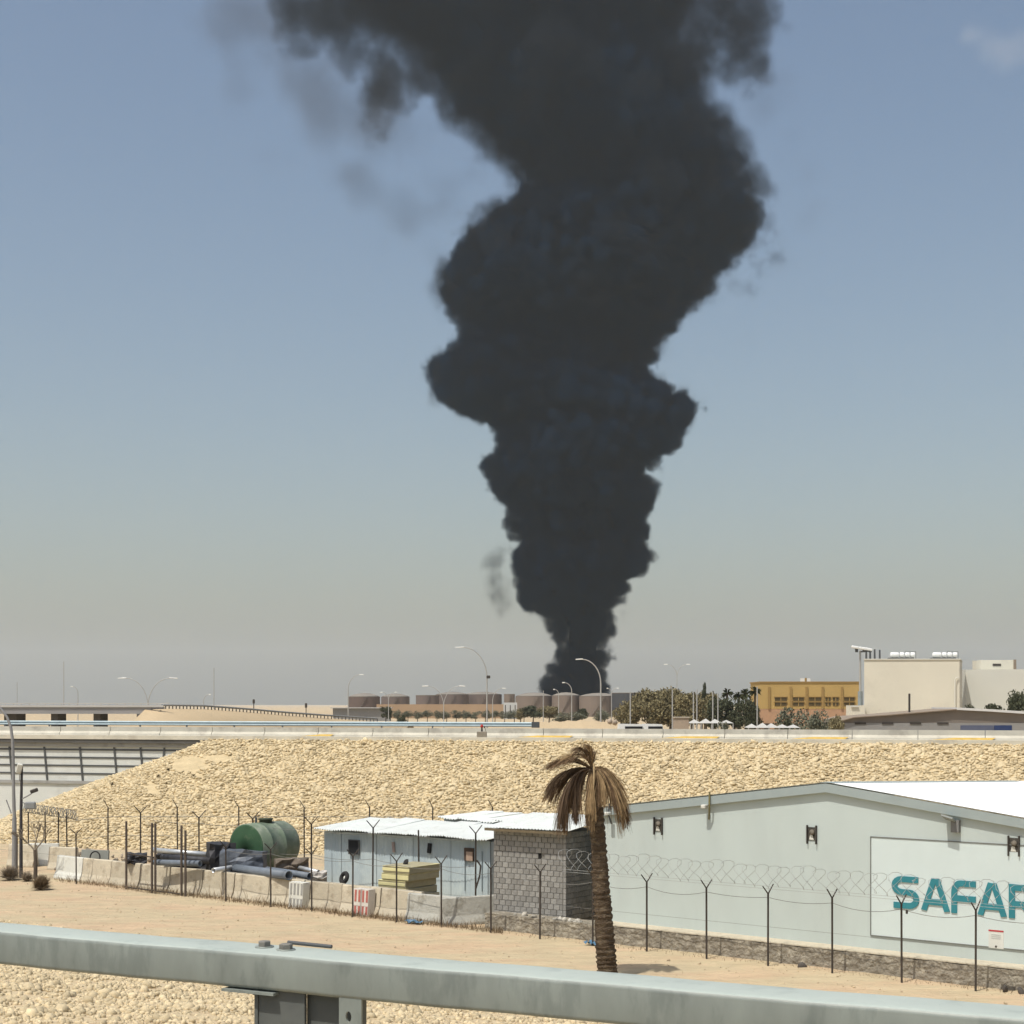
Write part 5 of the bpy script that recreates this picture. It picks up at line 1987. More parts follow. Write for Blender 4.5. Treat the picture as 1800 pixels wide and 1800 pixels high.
for pa, pb in ((1362, 1383), (1394, 1413), (1422, 1443), (1451, 1460), (1464, 1474), (1484, 1502)):
    xa, xb = P(pa, 0, YO).x, P(pb, 0, YO).x
    for pt, pbm in ((1226, 1232), (1235, 1241)):
        za = CAM_Z - (pbm - HOR) * mpp
        zb = CAM_Z - (pt - HOR) * mpp
        w_ = MB().box(((xa + xb) / 2, YO - 0.03, (za + zb) / 2), (xb - xa, 0.1, zb - za)).build('window', m_win, ob)
        MB().box(((xa + xb) / 2, YO - 0.12, zb + 0.12), (xb - xa + 0.4, 0.3, 0.14)).build('lintel', m_ochre_d, w_)
        MB().box(((xa + xb) / 2, YO - 0.1, (za + zb) / 2), (0.14, 0.1, zb - za)).build('mullion', m_ochre, w_)
for px in (1413, 1423):
    MB().box((P(px, 0, YO).x, YO + 2, zt + 0.7), (1.0, 1.0, 0.9)).build('roof_unit', m_lamp_head, ob)
MB().tube([(P(1417, 0, YO).x, YO + 0.5, zt), (P(1417, 0, YO).x, YO + 0.5, zt + 1.2)], 0.25, 6).build('roof_pipe', m_ochre_d, ob)
MB().box((P(1336, 0, YO).x + 1.6, YO - 0.05, 2.2), (1.5, 0.12, 2.0)).build('door', m_dark, ob)

# ------------------------------------------------------------------ cream building with roof tanks and floodlights
YC = 300.0
m_cream = M('cream_render', (0.66, 0.63, 0.525), rough=0.9, var=0.05, scale=0.12, c2=(0.60, 0.57, 0.475), s2=0.1)
m_cream_w = M('cream_wing', (0.58, 0.58, 0.52), rough=0.9, var=0.05, scale=0.12)
cbd = empty('cream_building', far_base(1610, YC))
tag(cbd, 'big plain cream block with a lower wing at right, beyond the road', 'building')
mpp = YC / FPX
X = lambda px, Y=YC: (px - 900) * Y / FPX
Z = lambda py, Y=YC: CAM_Z - (py - HOR) * Y / FPX
ztc = Z(1160)
# front face, then the right flank going back
MB().prism([(X(1519), YC, 0), (X(1684), YC - 1.0, 0), (X(1684) + 5.6, YC + 17, 0), (X(1519) + 5.6, YC + 18, 0)], (0, 0, ztc)).build('main_block', m_cream, cbd)
MB().prism([(X(1519) - 0.1, YC - 0.15, ztc), (X(1684) + 0.15, YC - 1.15, ztc), (X(1684) + 5.7, YC + 17.1, ztc), (X(1519) + 5.5, YC + 18.1, ztc)], (0, 0, 0.22)).build('coping', m_cream_w, cbd)
MB().box((X(1506), YC + 1, Z(1240) / 2), (X(1519) - X(1493), 4, Z(1240))).build('annex', m_cream, cbd)
MB().box((X(1500), YC - 1.2, Z(1243) + 0.15), (1.4, 0.2, 0.3)).build('annex_cap', m_cream_w, cbd)
YW2 = 318.0
zw = Z(1177, YW2)
wing = MB()
wing.prism([(X(1697, YW2), YW2, 0), (X(1880, YW2), YW2 - 6, 0), (X(1880, YW2), YW2 + 12, 0), (X(1697, YW2), YW2 + 14, 0)], (0, 0, zw))
wg = wing.build('wing', m_cream_w, cbd)
pent = MB().box(((X(1719, 330) + X(1780, 330)) / 2, 331, zw + 1.1), (X(1780, 330) - X(1719, 330), 6, 2.2)).build('penthouse', m_cream, cbd)
MB().box((X(1747, 330), 327.96, zw + 1.2), (1.7, 0.1, 0.45)).build('louvre', m_dark, pent)
MB().box((X(1780, 330) - 0.2, 327.9, zw + 1.15), (0.5, 0.3, 2.3)).build('duct', M('duct_brown', (0.24, 0.19, 0.14), var=0.1), pent)
for px in (1740, 1775):
    MB().box((X(px, YW2), YW2 - 3.2 - (px - 1697) * 0.032, 2.6), (2.6, 0.3, 1.5)).build('shade_opening', m_dark, cbd)
MB().tube([(X(1675), YC - 1.4, 1), (X(1675), YC - 1.4, Z(1196)), (X(1677), YC - 1.3, Z(1192)), (X(1682), YC - 1.2, Z(1191))], 0.09, 6).build('downpipe', m_cream_w, cbd)
# water tanks on the roof
m_tankw = M('water_tank_white', (0.78, 0.79, 0.77), rough=0.4, var=0.04)
for ga, (pxa, n, lab) in enumerate(((1570, 4, 'first'), (1645, 4, 'second'))):
    rk = MB().box((X(pxa + 20), YC + 3.0, ztc + 0.30), (X(pxa + 43) - X(pxa), 1.6, 0.35)).build('tank_rack', m_rail_dark, cbd)
    xx = X(pxa)
    for k in range(n):
        wv = 1.75 if k == 0 else 0.98
        cc = Vector((xx + wv / 2, YC + 2.6, ztc + 1.02))
        t_ = MB().lathe(cc - Vector((wv / 2 - 0.05, 0, 0)), [(0.2, 0), (0.46, 0.08), (0.5, 0.2), (0.5, wv - 0.3), (0.46, wv - 0.18), (0.2, wv - 0.1)], 16, m=Matrix.Rotation(R(90), 4, 'Y'))
        t_.build('water_tank', m_tankw, cbd)
        xx += wv + 0.04
    MB().tube([(X(pxa + 28), YC + 3, ztc), (X(pxa + 28), YC + 3, ztc + 1.75), (X(pxa + 47), YC + 3, ztc + 1.65), (X(pxa + 47), YC + 3, ztc)], 0.05, 5).build('frame', m_rail_dark, cbd)
for px, yt in ((1531, 1139), (1538, 1138), (1546, 1140), (1555, 1141)):
    MB().cyl((X(px), YC + 4, ztc), (X(px), YC + 4, Z(yt)), 0.20, 0.16, 8).build('flue', m_rail_dark, cbd)
# floodlight mast at the left corner
fm = empty('floodlight_mast', far_base(1513, YC + 3))
tag(fm, 'tall grey floodlight mast with white lamp heads at the left corner of the cream block', 'mast')
b = far_base(1512, YC + 3)
MB().tube([b, Vector((b.x, b.y, Z(1215)))], [0.5, 0.45], 10).build('lower_shaft', M('mast_bluegrey', (0.24, 0.275, 0.285), var=0.06), fm)
MB().tube([Vector((b.x, b.y, Z(1215))), Vector((b.x, b.y, Z(1143)))], [0.22, 0.18], 10).build('upper_shaft', m_lamp, fm)
MB().tube([Vector((b.x, b.y, Z(1145))), Vector((b.x + 2.2, b.y, Z(1143)))], 0.14, 6).build('cross_arm', m_rail_dark, fm)
for px in (1508, 1521, 1532):
    h_ = MB().bbox((X(px), YC + 2.4, Z(1137 + (px - 1508) * 0.15)), (1.35, 0.8, 0.48), 0, 0.15, ry=0.18).build('lamp_head', m_lamp_head, fm)
    MB().box((X(px + 3), YC + 2.6, Z(1142)), (0.5, 0.4, 0.8)).build('lamp_box', m_rail_dark, h_)

# long low grey shed in front of it
YS2 = 215.0
X2 = lambda px: (px - 900) * YS2 / FPX
Z2 = lambda py: CAM_Z - (py - HOR) * YS2 / FPX
ls = empty('long_grey_shed', far_base(1640, YS2))
tag(ls, 'long low grey gabled shed with blue doors just behind the embankment road at right', 'shed')
prof = [(1478, 1268), (1500, 1262), (1560, 1258), (1620, 1253), (1680, 1248), (1740, 1251), (1800, 1255), (1880, 1260)]
mb = MB()
mb.prism([(X2(1478), YS2, 0)] + [(X2(p), YS2, Z2(q)) for p, q in prof] + [(X2(1880), YS2, 0)], (0, 12, 0))
fixn(mb.build('wall', M('shed_greybrown', (0.20, 0.175, 0.15), rough=0.95, var=0.12, scale=0.3), ls))
for (pa, qa), (pb, qb) in zip(prof[:-1], prof[1:]):
    mb = MB()
    white = pa >= 1680
    mb.prism([(X2(pa), YS2 - 0.5, Z2(qa) + 0.02), (X2(pb), YS2 - 0.5, Z2(qb) + 0.02), (X2(pb), YS2 - 0.5, Z2(qb) + (0.34 if white else 0.14)), (X2(pa), YS2 - 0.5, Z2(qa) + (0.34 if white else 0.14))], (0, 13, 0))
    fixn(mb.build('roof_panel', M('shed_roof_%d' % pa, (0.62, 0.62, 0.60) if white else (0.26, 0.21, 0.16), var=0.08), ls))
mb = MB()
mb.box(((X2(1478) + X2(1880)) / 2, YS2 - 0.05, (Z2(1271)) / 2), (X2(1880) - X2(1478), 0.08, Z2(1271))).build('lower_wall', M('shed_lowgrey', (0.26, 0.255, 0.245), var=0.1, scale=0.3), ls)
for pa, pb, m_ in ((1688, 1746, M('door_bluegrey', (0.10, 0.115, 0.17), var=0.1)), (1747, 1778, M('door_blue', (0.03, 0.05, 0.13), var=0.1))):
    MB().box(((X2(pa) + X2(pb)) / 2, YS2 - 0.14, Z2(1275) / 2), (X2(pb) - X2(pa), 0.08, Z2(1275))).build('door', m_, ls)
for px in (1512, 1560, 1609, 1657):
    MB().box((X2(px), YS2 - 0.12, Z2(1271.5)), (1.5, 0.1, 0.28)).build('vent', m_dark, ls)
MB().tube([(X2(1605), YS2 + 2, Z2(1252)), (X2(1605), YS2 + 2, Z2(1219))], 0.14, 6).build('flue', m_dark, ls)

# tents, kiosk and parked things by the trees
m_tent = M('white_canvas', (0.46, 0.45, 0.42), rough=0.9, var=0.08)


def tent(pa, pb, yt, yb, Y, n, label):
    x0, x1 = (pa - 900) * Y / FPX, (pb - 900) * Y / FPX
    t = empty('canopy_tent', Vector(((x0 + x1) / 2, Y, 0)))
    tag(t, label, 'tent')
    zt, zb = CAM_Z - (yt - HOR) * Y / FPX, CAM_Z - (yb - HOR) * Y / FPX
    w = (x1 - x0) / n
    for k in range(n):
        c = x0 + (k + 0.5) * w
        vs = [(c - w * 0.52, Y - 1.6, zb), (c + w * 0.52, Y - 1.6, zb), (c + w * 0.52, Y + 1.6, zb), (c - w * 0.52, Y + 1.6, zb), (c + w * 0.1 * math.sin(k * 2.1), Y, zt + 0.1 * math.sin(k * 1.3))]
        MB().add(vs, [(0, 1, 4), (1, 2, 4), (2, 3, 4), (3, 0, 4)]).build('canopy', m_tent, t)
        for sx_ in (-0.5, 0.5):
            MB().cyl((c + w * sx_ * 0.96, Y - 1.5, 0), (c + w * sx_ * 0.96, Y - 1.5, zb), 0.07, 0.07, 6).build('pole', m_lamp, t)


tent(1211, 1286, 1264.5, 1271, 190, 4, 'row of joined white canopy tents in front of the tree belt')
tent(1312, 1402, 1272, 1279, 180, 5, 'row of low white canopies at the foot of the ochre building')
kk = empty('stone_kiosk', far_base(1198, 185))
tag(kk, 'square beige kiosk at the left end of the white tents', 'kiosk')
x0, x1 = P(1186, 0, 185).x, P(1211, 0, 185).x
zt = CAM_Z - (1262 - HOR) * 185 / FPX
MB().box(((x0 + x1) / 2, 186, zt / 2), (x1 - x0, 2, zt)).build('wall', M('kiosk_beige', (0.36, 0.29, 0.22), var=0.12, scale=1.0), kk)
MB().box(((x0 + x1) / 2, 186, zt + 0.06), (x1 - x0 + 0.2, 2.2, 0.12)).build('roof', M('kiosk_roof', (0.42, 0.37, 0.30), var=0.1), kk)


def car(px, yt, Y, L_, col, label):
    c = far_base(px, Y)
    zt = CAM_Z - (yt - HOR) * Y / FPX
    t = empty('parked_van', Vector((c.x, c.y, zt - 2.0)))
    tag(t, label, 'van')
    body = MB()
    z0 = zt - 2.0
    body.prism([(c.x - L_ / 2, Y, z0 + 0.35), (c.x + L_ / 2, Y, z0 + 0.35), (c.x + L_ / 2, Y, z0 + 1.0), (c.x + L_ * 0.36, Y, z0 + 1.15), (c.x + L_ * 0.26, Y, z0 + 1.95), (c.x - L_ * 0.46, Y, z0 + 2.0), (c.x - L_ / 2, Y, z0 + 1.2)], (0, 1.8, 0))
    fixn(body.build('body', col, t))
    for s in (-0.3, 0.3):
        MB().cyl((c.x + s * L_, Y - 0.05, z0 + 0.35), (c.x + s * L_, Y + 0.2, z0 + 0.35), 0.35, 0.35, 12).build('wheel', m_rubber, t)
    MB().box((c.x, Y - 0.02, z0 + 1.5), (L_ * 0.55, 0.05, 0.5)).build('window', m_void, t)


m_carw = M('van_white', (0.68, 0.70, 0.69), rough=0.35, var=0.04)
car(1114, 1272.5, 160, 3.2, m_carw, 'white van roof showing left of two behind the road, under the olive trees')
car(1152, 1272.5, 160, 2.6, m_carw, 'white van roof showing right of two behind the road, under the olive trees')
# sandy spoil heap and rocks right of the blue guardrail's end
mb = MB()
vs = []
nn = 22
for i in range(nn + 1):
    px = 935 + (1090 - 935) * i / nn
    q = P(px, 1266 + 9 * abs(i / nn - 0.55) + 1.2 * math.sin(i * 1.9), 170)
    vs += [Vector((q.x, q.y - 9, 0)), q, Vector((q.x, q.y + 10, 0))]
mb.add(vs, [(i * 3 + k, (i + 1) * 3 + k, (i + 1) * 3 + k + 1, i * 3 + k + 1) for i in range(nn) for k in range(2)], True)
o = fixn(mb.build('spoil_heap', m_ramp))
tag(o, kind='structure')
for px, yt, s, lab in ((1072, 1262, 0.9, 'large pale boulder left end of the olive trees'), (1080, 1264, 0.7, 'smaller boulder leaning on the large one by the olive trees')):
    c = P(px, yt + 6, 165)
    me = rock_mesh('boulder', np.array([tuple(c)]), np.array([s * 0.5]), 0.75, RNG, (ICO_V, ICO_F), 0.3)
    me.materials.append(M('boulder_%d' % px, (0.38, 0.31, 0.24), var=0.2))
    o = link('boulder', me)
    tag(o, lab, 'boulder')

# ================================================================== the dead palm
m_ptrunk = M('palm_trunk', (0.085, 0.06, 0.038), rough=0.95, var=0.3, scale=3.0, bump=0.8, bscale=14.0, c2=(0.15, 0.115, 0.075), s2=4.0, lo=0.5, hi=0.62, stretch=(1, 1, 2.2))
YPM = 46.4
pb = G(1069, HOR + CAM_Z * FPX / YPM)
palm = empty('dead_palm', pb)
tag(palm, 'dead palm with drooping brown fronds in front of the fence', 'palm')
path = [(1069, 1722, 17.5), (1066, 1690, 17.0), (1063, 1650, 16.5), (1060, 1600, 15.5), (1056, 1550, 14.5), (1053, 1500, 13.8), (1050, 1450, 12.8), (1047, 1405, 11.5), (1044, 1375, 10.0), (1041, 1352, 8.0)]
prr = random.Random(6)


def trunk_at(t):
    n = len(path) - 1
    i = min(int(t * n), n - 1)
    f = t * n - i
    a, b = path[i], path[i + 1]
    return [a[k] + (b[k] - a[k]) * f for k in range(3)]


pts, rad = [], []
rings_ = 40
for k in range(rings_ * 4 + 1):
    t = k / (rings_ * 4)
    x, y, r = trunk_at(t)
    pts.append(P(x, y, YPM))
    ph_ = (k % 4)
    bul = (1.0, 1.04, 1.09, 0.95)[ph_] * prr.uniform(0.965, 1.035) if k < rings_ * 4 else 0.9
    rad.append(r * YPM / FPX * bul)
mb = MB().tube(pts, rad, 18)
mb.v = [(x + 0.012 * math.sin(z * 31 + x * 50) + prr.uniform(-0.006, 0.006), y + prr.uniform(-0.006, 0.006), z + 0.014 * math.sin(5 * math.atan2(y - YPM, x - pb.x) + z * 9.0) + prr.uniform(-0.008, 0.008)) for x, y, z in mb.v]
mb.build('trunk', m_ptrunk, palm)
m_frond = [M('dead_frond_tan', (0.27, 0.185, 0.095), rough=0.9, var=0.3, scale=6.0, obj_var=0.15), M('dead_frond_brown', (0.145, 0.092, 0.05), rough=0.9, var=0.3, scale=6.0, obj_var=0.15),
           M('dead_frond_dark', (0.085, 0.055, 0.033), rough=0.9, var=0.3, scale=6.0, obj_var=0.15), M('dead_frond_straw', (0.40, 0.30, 0.17), rough=0.9, var=0.25, scale=6.0)]


def bez(p0, p1, p2, p3, t):
    u = 1 - t
    return p0 * (u ** 3) + p1 * (3 * u * u * t) + p2 * (3 * u * t * t) + p3 * (t ** 3)


def frond(pix, dep, width, n, mi, fall):
    """dead palmate frond: a stalk and many limp strips that follow it and hang; pix: four photo points; dep: depth offset at the tip in m"""
    q = [P(x, y, YPM + dep * k / 3) for k, (x, y) in enumerate(pix)]
    st = MB().tube([bez(*q, t / 8) for t in range(6)], [0.03, 0.026, 0.022, 0.018, 0.014, 0.01], 5)
    so = st.build('frond', m_frond[mi], palm)
    mb = MB()
    for k in range(n):
        t0 = prr.uniform(0.12, 0.7)
        lo_ = prr.uniform(-1, 1)
        side = Vector((prr.gauss(0, 1), prr.gauss(0, 1), prr.gauss(0, 0.6))).normalized() * width * abs(prr.gauss(0, 0.6))
        t1 = min(1.0, t0 + prr.uniform(0.3, 0.6))
        w = prr.uniform(0.006, 0.014)
        seg_ = 5
        prev = None
        vs = []
        for j in range(seg_ + 1):
            f = j / seg_
            p = bez(*q, t0 + (t1 - t0) * f) + side * (f ** 0.8) + Vector((0, 0, -fall * f * f * prr.uniform(0.7, 1.2)))
            ww = w * (1 - 0.75 * f)
            vs += [p + Vector((-ww, ww * lo_, 0)), p + Vector((ww, -ww * lo_, 0))]
        mb.add(vs, [(2 * j, 2 * j + 1, 2 * j + 3, 2 * j + 2) for j in range(seg_)])
    mb.build('strips', m_frond[mi], so)['kind'] = 'stuff'


H = (1040, 1352)
FR = [([H, (1040, 1322), (1020, 1308), (1006, 1318)], 0.1, 0.20, 190, 1, 0.05),
      ([H, (1035, 1325), (1012, 1318), (985, 1334)], -0.3, 0.16, 170, 0, 0.05),
      ([H, (1046, 1330), (1040, 1312), (1026, 1310)], 0.2, 0.14, 150, 2, 0.0),
      ([H, (1020, 1332), (990, 1326), (964, 1346)], -0.2, 0.13, 190, 1, 0.05),
      ([H, (1015, 1335), (985, 1334), (962, 1350)], 0.3, 0.12, 150, 2, 0.04),
      ([H, (1015, 1345), (978, 1352), (962, 1396)], -0.3, 0.14, 220, 2, 0.10),
      ([H, (1012, 1348), (984, 1362), (966, 1402)], 0.4, 0.14, 190, 1, 0.12),
      ([H, (1014, 1348), (992, 1372), (984, 1448)], -0.4, 0.13, 260, 2, 0.15),
      ([H, (1012, 1350), (996, 1385), (992, 1455)], 0.3, 0.12, 220, 1, 0.15),
      ([H, (1020, 1352), (1008, 1385), (1013, 1442)], -0.5, 0.10, 190, 2, 0.12),
      ([H, (1024, 1356), (1014, 1395), (1008, 1430)], 0.5, 0.09, 130, 0, 0.12),
      ([H, (1034, 1358), (1034, 1395), (1033, 1446)], -0.5, 0.09, 190, 1, 0.12),
      ([H, (1040, 1360), (1040, 1390), (1036, 1425)], -0.6, 0.10, 170, 0, 0.10),
      ([H, (1060, 1338), (1084, 1360), (1100, 1412)], -0.2, 0.15, 220, 0, 0.15),
      ([H, (1062, 1340), (1092, 1372), (1104, 1440)], 0.3, 0.13, 220, 1, 0.18),
      ([H, (1058, 1342), (1086, 1380), (1096, 1448)], -0.3, 0.11, 190, 0, 0.15),
      ([H, (1056, 1344), (1074, 1368), (1084, 1420)], -0.5, 0.12, 170, 1, 0.12),
      ([H, (1052, 1348), (1062, 1370), (1062, 1412)], -0.6, 0.12, 170, 0, 0.10),
      ([H, (1052, 1345), (1072, 1372), (1074, 1405)], 0.7, 0.13, 150, 2, 0.10),
      ([H, (1030, 1345), (1010, 1360), (1000, 1410)], 0.8, 0.14, 150, 2, 0.15)]
for pix, dep, wd, n, mi, fall in FR:
    frond(pix, dep, wd * 1.2, int(n * (0.9 if pix[3][0] > 1050 else 1.35)), mi, fall)
    # a second, looser frond beside each
    jx, jy = prr.uniform(-9, 9), prr.uniform(-4, 10)
    frond([pix[0]] + [(x + jx * (k + 1) / 3, y + jy * (k + 1) / 3) for k, (x, y) in enumerate(pix[1:])], dep + prr.uniform(-0.5, 0.5), wd * 1.9, int(n * 0.3), prr.choice((0, 1, 1, 2)), fall * 1.8)
MB().tube([P(1044, 1342, YPM - 0.25), P(1044, 1370, YPM - 0.35), P(1043, 1395, YPM - 0.35)], [0.03, 0.028, 0.015], 5).build('bare_stalk', m_frond[3], palm)

# ================================================================== the guardrail in front of the camera
m_galv = M('weathered_zinc', (0.232, 0.256, 0.23), rough=0.5, var=0.17, scale=7.0, metal=0.0, stretch=(1.0, 1.0, 0.35), c2=(0.185, 0.207, 0.187), s2=9.0, lo=0.48, hi=0.62, bump=0.04, bscale=60.0, spec=0.55, detail=8.0)
m_galv_s = M('shaded_zinc', (0.12, 0.128, 0.12), rough=0.6, var=0.15, scale=9.0, metal=0.15)  # darker zinc for the post: shade under the beam put into the colour
HR_ = 0.75           # the rail's top lies this far below the lens
RZ = CAM_Z - HR_


def rl(px, py):
    """the point on the plane of the rail's top that shows at this pixel"""
    Y = HR_ * FPX / (py - HOR)
    return Vector(((px - 900) * Y / FPX, Y, RZ))


a, b = rl(300, 1663), rl(1800, 1791)      # near top edge
ba = rl(300, 1645)
RDIR = (b - a).normalized()
RNRM = Vector((-RDIR.y, RDIR.x, 0))
WID = abs((ba - a).dot(RNRM))
HGT = 63.0 * a.y / FPX
rail = empty('guardrail', a - RDIR * 0.5 - Vector((0, 0, 0.95)))
tag(rail, 'weathered galvanised box-beam guardrail crossing the foreground', 'guardrail')
S0 = a - RDIR * 2.2
S1 = b + RDIR * 2.5
rr_ = 0.014
prof = []
for cx_, cz_, a0_ in ((rr_, -HGT + rr_, 180), (rr_, -rr_, 90), (WID - rr_, -rr_, 0), (WID - rr_, -HGT + rr_, -90)):
    for k in range(5):
        t = R(a0_ + 90 - 90 * k / 4) if True else 0
        prof.append((cx_ + rr_ * math.cos(t), cz_ + rr_ * math.sin(t)))
n = len(prof)
N_ = 60
vs = []
for i in range(N_ + 1):
    c = S0.lerp(S1, i / N_)
    wv_ = 0.0012 * math.sin(i * 0.7) + 0.0008 * math.sin(i * 2.1)
    for x, z in prof:
        vs.append(c + RNRM * x + Vector((0, 0, z + wv_)))
fs = [(i * n + k, i * n + (k + 1) % n, (i + 1) * n + (k + 1) % n, (i + 1) * n + k) for i in range(N_) for k in range(n)]
fs += [tuple(range(n)), tuple(N_ * n + k for k in range(n))]
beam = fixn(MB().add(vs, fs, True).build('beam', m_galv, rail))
# upward side in a paler zinc: brightness of the lit top put into the colour
beam.data.materials.append(M('zinc_lit_top', (0.375, 0.42, 0.385), rough=0.8, var=0.06, scale=5.0, c2=(0.31, 0.35, 0.325), s2=6.0, lo=0.5, hi=0.7))
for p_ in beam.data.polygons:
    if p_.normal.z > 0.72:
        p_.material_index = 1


def on_rail(px, back=0.0, dz=0.0):
    """point of the beam's near top edge in pixel column px, then back across the top"""
    t = 0.3
    for it in range(40):
        q = a.lerp(b, t)
        t += ((px - 900) * q.y / FPX - q.x) / (b.x - a.x) * 0.9
    return a.lerp(b, t) + RNRM * back + Vector((0, 0, dz))


rang = math.atan2(RDIR.y, RDIR.x)
m_bolt = M('bolt_zinc', (0.21, 0.20, 0.175), rough=0.6, var=0.2, metal=0.3, scale=30.0)
for px, bk in ((428, WID * 0.62), (472, WID * 0.52)):
    c = on_rail(px, bk, 0.0)
    ws = MB().lathe(c, [(0.0, 0.0005), (0.029, 0.0005), (0.029, 0.004), (0.0, 0.0045)], 24).build('washer', m_galv, beam)
    hx = MB()
    hx.lathe(c + Vector((0, 0, 0.004)), [(0.0205, 0.0), (0.0205, 0.014), (0.018, 0.016), (0.0, 0.0165)], 6, smooth=False, m=Matrix.Rotation(prr.uniform(0, 1), 4, 'Z'))
    hx.build('bolt_head', m_bolt, ws)
# thin rod lying behind the bolts on top
MB().tube([on_rail(452, WID * 0.93, 0.012), on_rail(528, WID * 0.97, 0.008)], 0.006, 8).build('rod', m_rail_dark, beam)
# the post: an open section under the beam, with bracket plate and bolts below
pz = RZ - HGT
base_z = 6.28
pa_, pb_ = on_rail(442, 0.0), on_rail(634, 0.0)
LW = (pb_ - pa_).length
post = empty('x', pa_)
bpy.data.objects.remove(post, do_unlink=True)


def plate(u0, u1, b0, b1, z0, z1, name, mat, parent):
    """block: u along the rail from the post's left edge, b back across the rail"""
    o_ = pa_ + Vector((0, 0, 0))
    o_.z = 0
    mb = MB()
    mb.prism([o_ + RDIR * u0 + RNRM * b0 + Vector((0, 0, z0)), o_ + RDIR * u1 + RNRM * b0 + Vector((0, 0, z0)), o_ + RDIR * u1 + RNRM * b1 + Vector((0, 0, z0)), o_ + RDIR * u0 + RNRM * b1 + Vector((0, 0, z0))], (0, 0, z1 - z0))
    return fixn(mb.build(name, mat, parent))


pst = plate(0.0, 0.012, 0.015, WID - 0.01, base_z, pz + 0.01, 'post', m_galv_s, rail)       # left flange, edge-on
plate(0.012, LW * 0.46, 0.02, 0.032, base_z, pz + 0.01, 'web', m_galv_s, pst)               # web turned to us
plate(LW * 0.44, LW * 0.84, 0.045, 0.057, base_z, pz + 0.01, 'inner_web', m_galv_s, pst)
# right lip with a bolt hole: a frame of four strips round the hole
u0, u1 = LW * 0.80, LW
hc_u, hc_z = LW * 0.885, pz + 0.008 - 0.06
hr = 0.016
mb = MB()
o_ = Vector((pa_.x, pa_.y, 0)) + RNRM * 0.004
ring_in = [(hc_u + hr * 0.62 * math.cos(2 * math.pi * k / 16), hc_z + hr * math.sin(2 * math.pi * k / 16)) for k in range(16)]
sq = []
for k in range(16):
    t = 2 * math.pi * k / 16
    x, y = math.cos(t), math.sin(t)
    m_ = max(abs(x), abs(y))
    sq.append((hc_u + (0.5 * (u1 - u0)) * x / m_ + ((u0 + u1) / 2 - hc_u), hc_z + 0.06 * y / m_))
vs = []
for off in (0.0, 0.008):
    vs += [o_ + RDIR * u + RNRM * off + Vector((0, 0, z)) for u, z in ring_in]
    vs += [o_ + RDIR * u + RNRM * off + Vector((0, 0, z)) for u, z in sq]
fs = []
for k in range(16):
    k2 = (k + 1) % 16
    fs += [(k, k2, 16 + k2, 16 + k), (32 + k, 48 + k, 48 + k2, 32 + k2), (k, 32 + k, 32 + k2, k2), (16 + k, 16 + k2, 48 + k2, 48 + k)]
mb.add(vs, fs)
fixn(mb.build('lip', m_galv, pst))
plate(u0, u1, 0.004, 0.012, base_z, hc_z - 0.06, 'lip', m_galv, pst)
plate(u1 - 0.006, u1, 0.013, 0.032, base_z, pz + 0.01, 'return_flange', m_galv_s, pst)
# bracket plate between beam and post, sticking out at the left, and the bolt ends below it
o = MB()
uL = -(pa_ - on_rail(392)).length
plate(uL, LW * 0.22, -0.008, WID * 0.95, pz - 0.011, pz - 0.003, 'bracket_plate', m_galv, rail)
for px, bk in ((430, WID * 0.45),):
    c = on_rail(px, bk)
    c.z = pz - 0.012
    nt_ = MB().lathe(c, [(0.0, 0.0), (0.023, 0.0), (0.023, -0.017), (0.0, -0.017)], 6, smooth=False).build('nut', m_dark, rail)
    MB().cyl(c + Vector((0, 0, -0.016)), c + Vector((0, 0, -0.036)), 0.0125, 0.0125, 12).build('bolt_end', m_dark, nt_)

# ------------------------------------------------------------------ smoke plume
SMY = 1250.0
MPP = SMY / FPX       # metres per photo pixel at the fire
LEFT = [(1232, 950), (1219, 950), (1208, 942), (1196, 950), (1187, 964), (1175, 955), (1154, 970), (1129, 978), (1117, 968), (1098, 955), (1079, 944), (1062, 914), (1050, 906),
        (1020, 908), (1004, 894), (990, 905), (962, 904), (937, 908), (908, 896), (882, 880), (867, 868), (854, 850), (821, 850), (800, 862), (787, 871), (758, 884), (742, 862),
        (729, 828), (708, 800), (696, 766), (667, 757), (633, 755), (615, 778), (600, 797), (567, 813), (553, 800), (533, 772), (493, 770), (470, 784), (453, 790), (427, 797),
        (393, 833), (373, 867), (362, 892), (350, 908), (345, 912), (320, 904), (287, 892), (267, 862), (227, 852), (193, 795), (147, 768), (100, 756), (70, 725), (40, 698), (0, 640), (-60, 560), (-120, 520)]
RIGHT = [(1232, 1076), (1217, 1075), (1187, 1077), (1150, 1080), (1133, 1072), (1122, 1086), (1100, 1090), (1080, 1076), (1062, 1076), (1046, 1098), (1025, 1103), (1008, 1128), (985, 1140), (971, 1143), (937, 1142),
         (908, 1138), (896, 1152), (875, 1153), (842, 1142), (829, 1134), (818, 1156), (800, 1160), (787, 1194), (758, 1205), (746, 1220), (725, 1219), (708, 1212), (687, 1190), (675, 1158),
         (660, 1146), (637, 1143), (604, 1156), (587, 1160), (578, 1192), (533, 1211), (510, 1240), (495, 1256), (467, 1272), (440, 1300), (425, 1325), (405, 1340), (360, 1340), (330, 1322), (300, 1302), (260, 1272),
         (220, 1249), (180, 1232), (147, 1222), (100, 1206), (67, 1200), (0, 1215), (-60, 1240), (-120, 1260)]
_ys = list(range(1230, -121, -6))
SM = [(y, np.interp(-y, [-q[0] for q in LEFT], [q[1] for q in LEFT]), np.interp(-y, [-q[0] for q in RIGHT], [q[1] for q in RIGHT])) for y in _ys]
